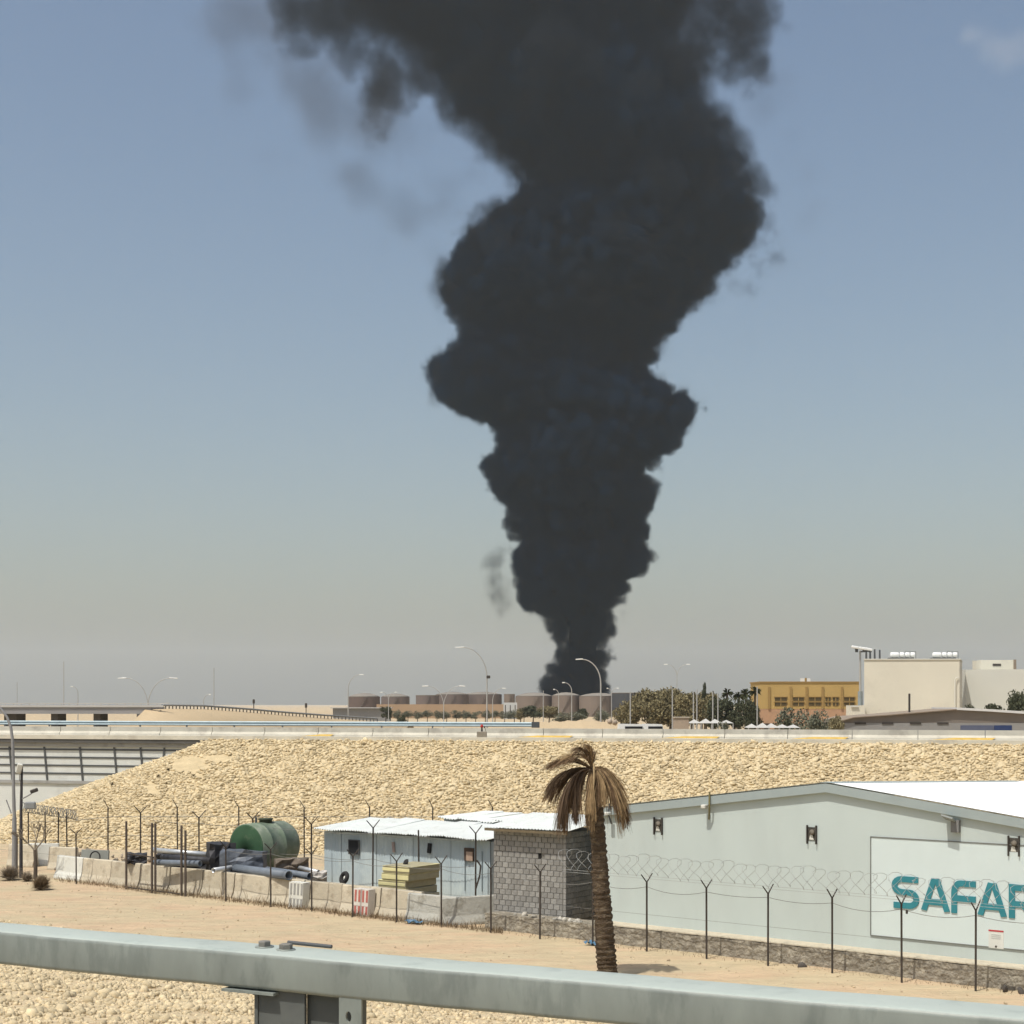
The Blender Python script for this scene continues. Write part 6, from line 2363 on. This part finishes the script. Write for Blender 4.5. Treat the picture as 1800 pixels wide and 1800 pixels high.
SZ = [CAM_Z + (HOR - y) * MPP for y, l, r in SM]
SL = [(l - 900) * MPP for y, l, r in SM]
SR = [(r - 900) * MPP for y, l, r in SM]
ZTOP = SZ[-1]



def smoke_material(name, dens, lo, hi, nscale, col, nlo=0.3, nhi=0.7, detail=5.0, zfade=None):
    """soot-dark volume: the puffs' grid eroded by noise"""
    m = bpy.data.materials.new(name)
    m.use_nodes = True
    nt = m.node_tree
    nt.nodes.clear()
    N = nt.nodes.new
    L = nt.links.new
    at = N('ShaderNodeAttribute')
    at.attribute_name = 'density'
    tc = N('ShaderNodeTexCoord')
    ns = N('ShaderNodeTexNoise')
    ns.inputs['Scale'].default_value = nscale
    ns.inputs['Detail'].default_value = detail
    ns.inputs['Roughness'].default_value = 0.6
    L(tc.outputs['Object'], ns.inputs['Vector'])
    er = N('ShaderNodeMapRange')
    er.inputs['From Min'].default_value = nlo
    er.inputs['From Max'].default_value = nhi
    er.inputs['To Min'].default_value = lo
    er.inputs['To Max'].default_value = hi
    L(ns.outputs['Fac'], er.inputs['Value'])
    ad = N('ShaderNodeMath')
    ad.operation = 'ADD'
    ad.use_clamp = True
    L(at.outputs['Fac'], ad.inputs[0])
    L(er.outputs[0], ad.inputs[1])
    mu = N('ShaderNodeMath')
    mu.operation = 'MULTIPLY'
    L(ad.outputs[0], mu.inputs[0])
    L(at.outputs['Fac'], mu.inputs[1])
    m2 = N('ShaderNodeMath')
    m2.operation = 'MULTIPLY'
    L(mu.outputs[0], m2.inputs[0])
    m2.inputs[1].default_value = dens
    if zfade:
        # thins with height: z0, z1, factor at the top
        sp_ = N('ShaderNodeSeparateXYZ')
        L(tc.outputs['Object'], sp_.inputs[0])
        zf = N('ShaderNodeMapRange')
        zf.inputs['From Min'].default_value = zfade[0]
        zf.inputs['From Max'].default_value = zfade[1]
        zf.inputs['To Min'].default_value = dens
        zf.inputs['To Max'].default_value = dens * zfade[2]
        L(sp_.outputs[2], zf.inputs['Value'])
        L(zf.outputs[0], m2.inputs[1])
    vol = N('ShaderNodeVolumePrincipled')
    vol.inputs['Color'].default_value = (*col, 1)
    vol.inputs['Anisotropy'].default_value = 0.1
    vol.inputs['Density Attribute'].default_value = ''
    L(m2.outputs[0], vol.inputs['Density'])
    out = N('ShaderNodeOutputMaterial')
    L(vol.outputs[0], out.inputs['Volume'])
    m.cycles.volume_step_rate = 2.0
    return m


def puff_volume(name, pts, rad, voxel, mat, core=None, core_mat=None):
    """an object whose points become overlapping round puffs of one fog volume; core: an opaque mesh inside"""
    me = bpy.data.meshes.new(name)
    nv = len(pts)
    cv, cf = core if core is not None else ([], [])
    me.from_pydata([tuple(p) for p in pts] + [tuple(p) for p in cv], [], [tuple(i + nv for i in f) for f in cf])
    at = me.attributes.new('rad', 'FLOAT', 'POINT')
    at.data.foreach_set('value', list(rad) + [0.0] * len(cv))
    if core_mat:
        me.materials.append(core_mat)
        me.polygons.foreach_set('use_smooth', [True] * len(cf))
    o = link(name, me)
    ng = bpy.data.node_groups.new(name + '_fog', 'GeometryNodeTree')
    ng.interface.new_socket(name='Geometry', in_out='INPUT', socket_type='NodeSocketGeometry')
    ng.interface.new_socket(name='Geometry', in_out='OUTPUT', socket_type='NodeSocketGeometry')
    N = ng.nodes.new
    gi = N('NodeGroupInput')
    go = N('NodeGroupOutput')
    na = N('GeometryNodeInputNamedAttribute')
    na.data_type = 'FLOAT'
    na.inputs[0].default_value = 'rad'
    cmp_ = N('FunctionNodeCompare')
    cmp_.data_type = 'FLOAT'
    cmp_.operation = 'GREATER_THAN'
    ng.links.new(na.outputs[0], cmp_.inputs[0])
    cmp_.inputs[1].default_value = 0.01
    mp = N('GeometryNodeMeshToPoints')
    ng.links.new(gi.outputs[0], mp.inputs['Mesh'])
    ng.links.new(cmp_.outputs[0], mp.inputs['Selection'])
    ng.links.new(na.outputs[0], mp.inputs['Radius'])
    pv = N('GeometryNodePointsToVolume')
    try:
        pv.resolution_mode = 'VOXEL_SIZE'
    except Exception:
        pass
    for s in pv.inputs:
        if s.name == 'Resolution Mode':
            s.default_value = 'Size'
    pv.inputs['Voxel Size'].default_value = voxel
    pv.inputs['Density'].default_value = 1.0
    ra = N('GeometryNodeInputRadius')
    ng.links.new(ra.outputs[0], pv.inputs['Radius'])
    ng.links.new(mp.outputs[0], pv.inputs['Points'])
    sm = N('GeometryNodeSetMaterial')
    sm.inputs['Material'].default_value = mat
    ng.links.new(pv.outputs[0], sm.inputs['Geometry'])
    if core is not None:
        jo = N('GeometryNodeJoinGeometry')
        ng.links.new(gi.outputs[0], jo.inputs[0])
        ng.links.new(sm.outputs[0], jo.inputs[0])
        ng.links.new(jo.outputs[0], go.inputs[0])
    else:
        ng.links.new(sm.outputs[0], go.inputs[0])
    md = o.modifiers.new('fog', 'NODES')
    md.node_group = ng
    return o


def scallop(z, ph):
    """bulges with sharp creases between them, metres"""
    w = z + 7.0 * math.sin(z / 31.0 + ph)
    return 6.0 * (abs(math.sin(w * math.pi / 27.0 + ph)) - 0.62) + 3.0 * (abs(math.sin(w * math.pi / 10.5 + 2.1 * ph)) - 0.6) + 1.2 * (abs(math.sin(w * math.pi / 4.7 + 1.3 * ph)) - 0.6)


def s_at(z, th=None):
    k = min(1.0, 0.35 + z / 160.0)
    l = np.interp(z, SZ, SL) - scallop(z, 0.7) * k
    r = np.interp(z, SZ, SR) + scallop(z, 2.9) * k
    return (l + r) / 2, (r - l) / 2


rs = np.random.default_rng(5)
pp, pr = [], []


def depth_mid(z):
    return SMY + 14 * math.sin(z / 47.0 + 1.0) + 9 * math.sin(z / 19.0)


def flow(th, z, s):
    """slow wandering value, -1..1, round the column"""
    return (math.sin(2.0 * th + z / (17.0 * s) + 3 * math.sin(z / 61.0)) * math.cos(3.0 * th - z / (11.0 * s) + s) + math.sin(5.0 * th + z / (6.3 * s))) * 0.5


def puff(c, hw, th, z, rr, r):
    pp.append((c + rr * math.cos(th), depth_mid(z) + rr * math.sin(th) * 0.95, z))
    pr.append(r)


z = 2.0
while z < ZTOP + 10:
    c, hw = s_at(z)
    big = min(hw * 0.24, 8.5)
    # large puffs: some at each traced edge, the rest round the ring
    for k in range(24):
        th = (math.pi * (k % 2) + rs.normal() * 0.2) if k < 6 else rs.uniform(0, 2 * math.pi)
        r = big * rs.uniform(0.55, 1.05)
        puff(c, hw, th, z + rs.uniform(-1.5, 1.5), hw - r * (rs.uniform(0.95, 1.25) if k < 6 else rs.uniform(1.0, 2.2)), r)
    # filling between the skin of puffs and the core
    for k in range(30):
        th = (math.pi * (k % 2) + rs.normal() * 0.35) if k < 10 else rs.uniform(0, 2 * math.pi)
        r = min(hw * 0.22, 9.5) * rs.uniform(0.8, 1.0)
        puff(c, hw, th, z + rs.uniform(-1.5, 1.5), max(hw - r - min(9.0, hw * 0.16), 0.0), r)
    if z > 170:
        for k in range(34):
            th = (math.pi * (k % 2) + rs.normal() * 0.4) if k < 16 else rs.uniform(0, 2 * math.pi)
            r = min(hw * 0.26, 15.0) * rs.uniform(0.85, 1.05)
            puff(c, hw, th, z + rs.uniform(-2, 2), rs.uniform(0.5, 1.0) * (hw - r - 8.0), r)
    # middle sized lumps riding on the surface, each with small ones on its outer side
    for k in range(9):
        th = rs.uniform(0, 2 * math.pi) if k > 3 else (math.pi * (k % 2) + rs.normal() * 0.4)
        r = min(hw * 0.14, 8.0) * rs.uniform(0.45, 1.1) + 0.8
        zz = z + rs.uniform(-3, 3)
        rr = hw - r * (0.72 - 0.95 * flow(th, zz, 1.0) * rs.uniform(0.3, 1.0))
        puff(c, hw, th, zz, rr, r)
        for j in range(8):
            ta = rs.uniform(-1.3, 1.3)
            tz = rs.uniform(-1.2, 1.2)
            rs_ = r * rs.uniform(0.2, 0.45)
            d = r * rs.uniform(0.8, 1.08)
            puff(c, hw, th + d * math.sin(ta) / max(hw, 8.0), zz + d * math.sin(tz), rr + d * math.cos(ta) * math.cos(tz), rs_)
    z += 2.2 + z * 0.004


# short torn filaments leaving both flanks
for k in range(240):
    z = rs.uniform(8, ZTOP - 20)
    c, hw = s_at(z)
    side = -1 if rs.random() < 0.5 else 1
    ln = rs.uniform(3, 9) * min(1.0, 0.4 + z / 250.0)
    tilt = rs.uniform(-0.9, 0.4)
    dy_ = rs.normal() * hw * 0.25
    for j in range(6):
        f = j / 5
        pp.append((c + side * (hw - 2.0 + ln * f), depth_mid(z) + dy_, z + tilt * ln * f + rs.normal() * 0.5))
        pr.append((2.6 - 1.5 * f) * rs.uniform(0.7, 1.1))

# single puffs torn off the column, in photo pixels: x, y, radius, count
for px, py, rad, n in ((925, 1082, 8, 8), (938, 1072, 9, 8), (960, 1085, 8, 5), (952, 1192, 6, 6), (962, 1172, 4, 4), (1085, 1080, 7, 5),
                       (905, 1006, 8, 6), (880, 850, 14, 6), (1195, 725, 20, 8), (1205, 745, 14, 8), (790, 525, 16, 8), (785, 500, 14, 8), (775, 655, 16, 8)):
    for k in range(n):
        q = P(px + rs.normal() * rad, py + rs.normal() * rad * 0.7, SMY + rs.normal() * rad * MPP)
        pp.append(tuple(q))
        pr.append(rad * MPP * rs.uniform(0.35, 0.8))


def core_mesh():
    n = 26
    zs = np.linspace(1.0, ZTOP - 14, 90)
    vs = []
    for z in zs:
        c, hw = s_at(z)
        zz = np.clip(np.linspace(z - 12, z + 12, 7), SZ[0], ZTOP)
        l = np.interp(zz, SZ, SL).max()
        r = np.interp(zz, SZ, SR).min()
        c = (l + r) / 2
        h = max((r - l) / 2 * np.interp(z, [200, 460], [0.82, 0.58]) - 7.0, 3.0)
        for k in range(n):
            a = 2 * math.pi * k / n
            vs.append((c + h * math.cos(a), depth_mid(z) + h * math.sin(a) * 0.8, z))
    fs = [(i * n + k, i * n + (k + 1) % n, (i + 1) * n + (k + 1) % n, (i + 1) * n + k) for i in range(len(zs) - 1) for k in range(n)]
    fs += [tuple(range(n))[::-1], tuple((len(zs) - 1) * n + k for k in range(n))]
    return vs, fs


soot = M('soot', (0.003, 0.013, 0.026), rough=1.0, var=0.2, scale=0.05, spec=0.0)
smoke_mat = smoke_material('black_smoke', 0.30, -1.05, 0.5, 1 / 10.0, (0.010, 0.036, 0.080), 0.3, 0.7, 4.0, (120.0, 470.0, 0.19))
plume = puff_volume('smoke_plume', pp, pr, 2.7, smoke_mat, core_mesh(), soot)
tag(plume, 'towering column of thick black smoke rising behind the tank farm', 'smoke', kind='stuff')

# thinner torn smoke drifting round the upper column
def drift(spec, jig):
    """puffs strung along drifting streaks: photo points x, y, radius"""
    P_, R_ = [], []
    for pts_, n in spec:
        for k in range(n):
            t = rs.uniform(0, len(pts_) - 1.001)
            i = int(t)
            f = t - i
            x, y, r = [pts_[i][j] + (pts_[i + 1][j] - pts_[i][j]) * f for j in range(3)]
            q = P(x + rs.normal() * r * jig, y + rs.normal() * r * jig, SMY + rs.normal() * r * MPP)
            q.z = min(q.z, 575.0)
            P_.append(tuple(q))
            R_.append(r * MPP * rs.uniform(0.35, 0.9))
    return P_, R_


vp, vr = drift((
    ([(500, -10, 34), (560, 25, 40), (640, 60, 46), (710, 100, 42), (770, 130, 32), (810, 160, 24)], 100),
    ([(600, -30, 40), (680, 20, 44), (760, 60, 40)], 40),
    ([(700, 90, 38), (690, 150, 34), (665, 205, 24), (650, 250, 16)], 46),
    ([(780, 120, 24), (805, 190, 24), (850, 240, 22), (880, 290, 14)], 34),
    ([(1220, 80, 34), (1270, 30, 44), (1320, 0, 46)], 70),
    ([(1240, 150, 20), (1290, 110, 30), (1330, 60, 32), (1350, 20, 26)], 46),
    ([(1330, 60, 30), (1330, 130, 24), (1310, 180, 18)], 34),
    ([(1262, 240, 18), (1300, 270, 18), (1330, 310, 16), (1345, 360, 14)], 30),
    ([(1345, 380, 16), (1356, 430, 18), (1335, 470, 20), (1290, 500, 20), (1250, 530, 14)], 50),
    ([(1180, 575, 12), (1190, 600, 10), (1170, 630, 8)], 12),
    ([(890, 965, 14), (882, 1000, 19), (874, 1030, 21), (886, 1062, 16)], 50),
    ([(1088, 1066, 9), (1098, 1080, 10), (1090, 1094, 8)], 16),
    ([(935, 345, 8), (975, 352, 9), (1010, 346, 8)], 10),
    ([(962, 1105, 9), (957, 1135, 10), (964, 1158, 9)], 20),
    ([(775, 500, 10), (780, 540, 10), (800, 550, 8)], 14)), 0.55)
zz = 230.0
while zz < ZTOP - 10:
    c, hw = s_at(zz)
    for k in range(7):
        th = rs.uniform(0, 2 * math.pi) if k > 3 else math.pi * (k % 2) + rs.normal() * 0.3
        r = (8.0 + 9.0 * min(1.0, (zz - 230) / 250.0)) * rs.uniform(0.5, 1.0)
        rr = hw - r * rs.uniform(0.2, 0.9)
        vp.append((c + rr * math.cos(th), depth_mid(zz) + rr * math.sin(th), zz))
        vr.append(r)
    zz += 7.0
veil_mat = smoke_material('thin_smoke', 0.042, -1.2, 0.75, 1 / 26.0, (0.02, 0.028, 0.04), 0.36, 0.66, 5.0)
veil = puff_volume('smoke_veil', vp, [r_ * 1.5 for r_ in vr], 6.0, veil_mat)
tag(veil, 'thin torn grey smoke drifting off the upper flanks of the black column', 'smoke', kind='stuff')

fp_, fr_ = drift((
    ([(330, 30, 50), (420, 60, 70), (540, 90, 90), (640, 160, 90), (660, 270, 80), (640, 390, 60)], 70),
    ([(560, 160, 60), (540, 280, 50), (520, 360, 30)], 18),
    ([(760, 250, 50), (800, 330, 50), (720, 420, 50)], 18),
    ([(1340, 100, 50), (1380, 230, 50), (1370, 340, 50), (1390, 460, 36)], 44),
    ([(1290, 560, 36), (1340, 620, 40), (1400, 660, 30)], 14)), 0.6)
faint_mat = smoke_material('faint_smoke', 0.0075, -1.0, 0.8, 1 / 60.0, (0.12, 0.13, 0.15), 0.36, 0.68, 4.0)
faint = puff_volume('smoke_drift', fp_, fr_, 12.0, faint_mat)
tag(faint, 'faint bluish drift of smoke hanging beside the top of the column', 'smoke', kind='stuff')

# a faint wisp of high cloud at the upper right, far beyond the dusty layer
cw_p, cw_r = [], []
for k in range(60):
    t = rs.random()
    q = P(1700 + 130 * t + rs.normal() * 8, 55 + 62 * t + rs.normal() * (6 + 14 * t), 6000 + rs.normal() * 120)
    cw_p.append(tuple(q))
    cw_r.append(rs.uniform(30, 75))
cloud_mat = smoke_material('cloud_wisp', 0.0006, -1.0, 0.8, 1 / 160.0, (0.95, 0.95, 0.95), 0.36, 0.68, 4.0)
cloud = puff_volume('cloud', cw_p, cw_r, 40.0, cloud_mat)
tag(cloud, 'faint white wisp of cloud in the blue at upper right', 'cloud', kind='stuff')

# ------------------------------------------------------------------ dusty air round everything
haze_mat = bpy.data.materials.new('dusty_air')
haze_mat.use_nodes = True
hnt = haze_mat.node_tree
hnt.nodes.clear()
hvol = hnt.nodes.new('ShaderNodeVolumePrincipled')
hvol.inputs['Color'].default_value = (0.82, 0.905, 0.97, 1)
hvol.inputs['Density'].default_value = 5.2e-5
hvol.inputs['Anisotropy'].default_value = 0.3
hout = hnt.nodes.new('ShaderNodeOutputMaterial')
hnt.links.new(hvol.outputs[0], hout.inputs['Volume'])
haze = MB().box((0, 8900, 306), (19000, 18200, 614 + 2 * 5)).build('haze', haze_mat)
tag(haze, 'thin pale dust haze filling the air', 'haze', kind='stuff')
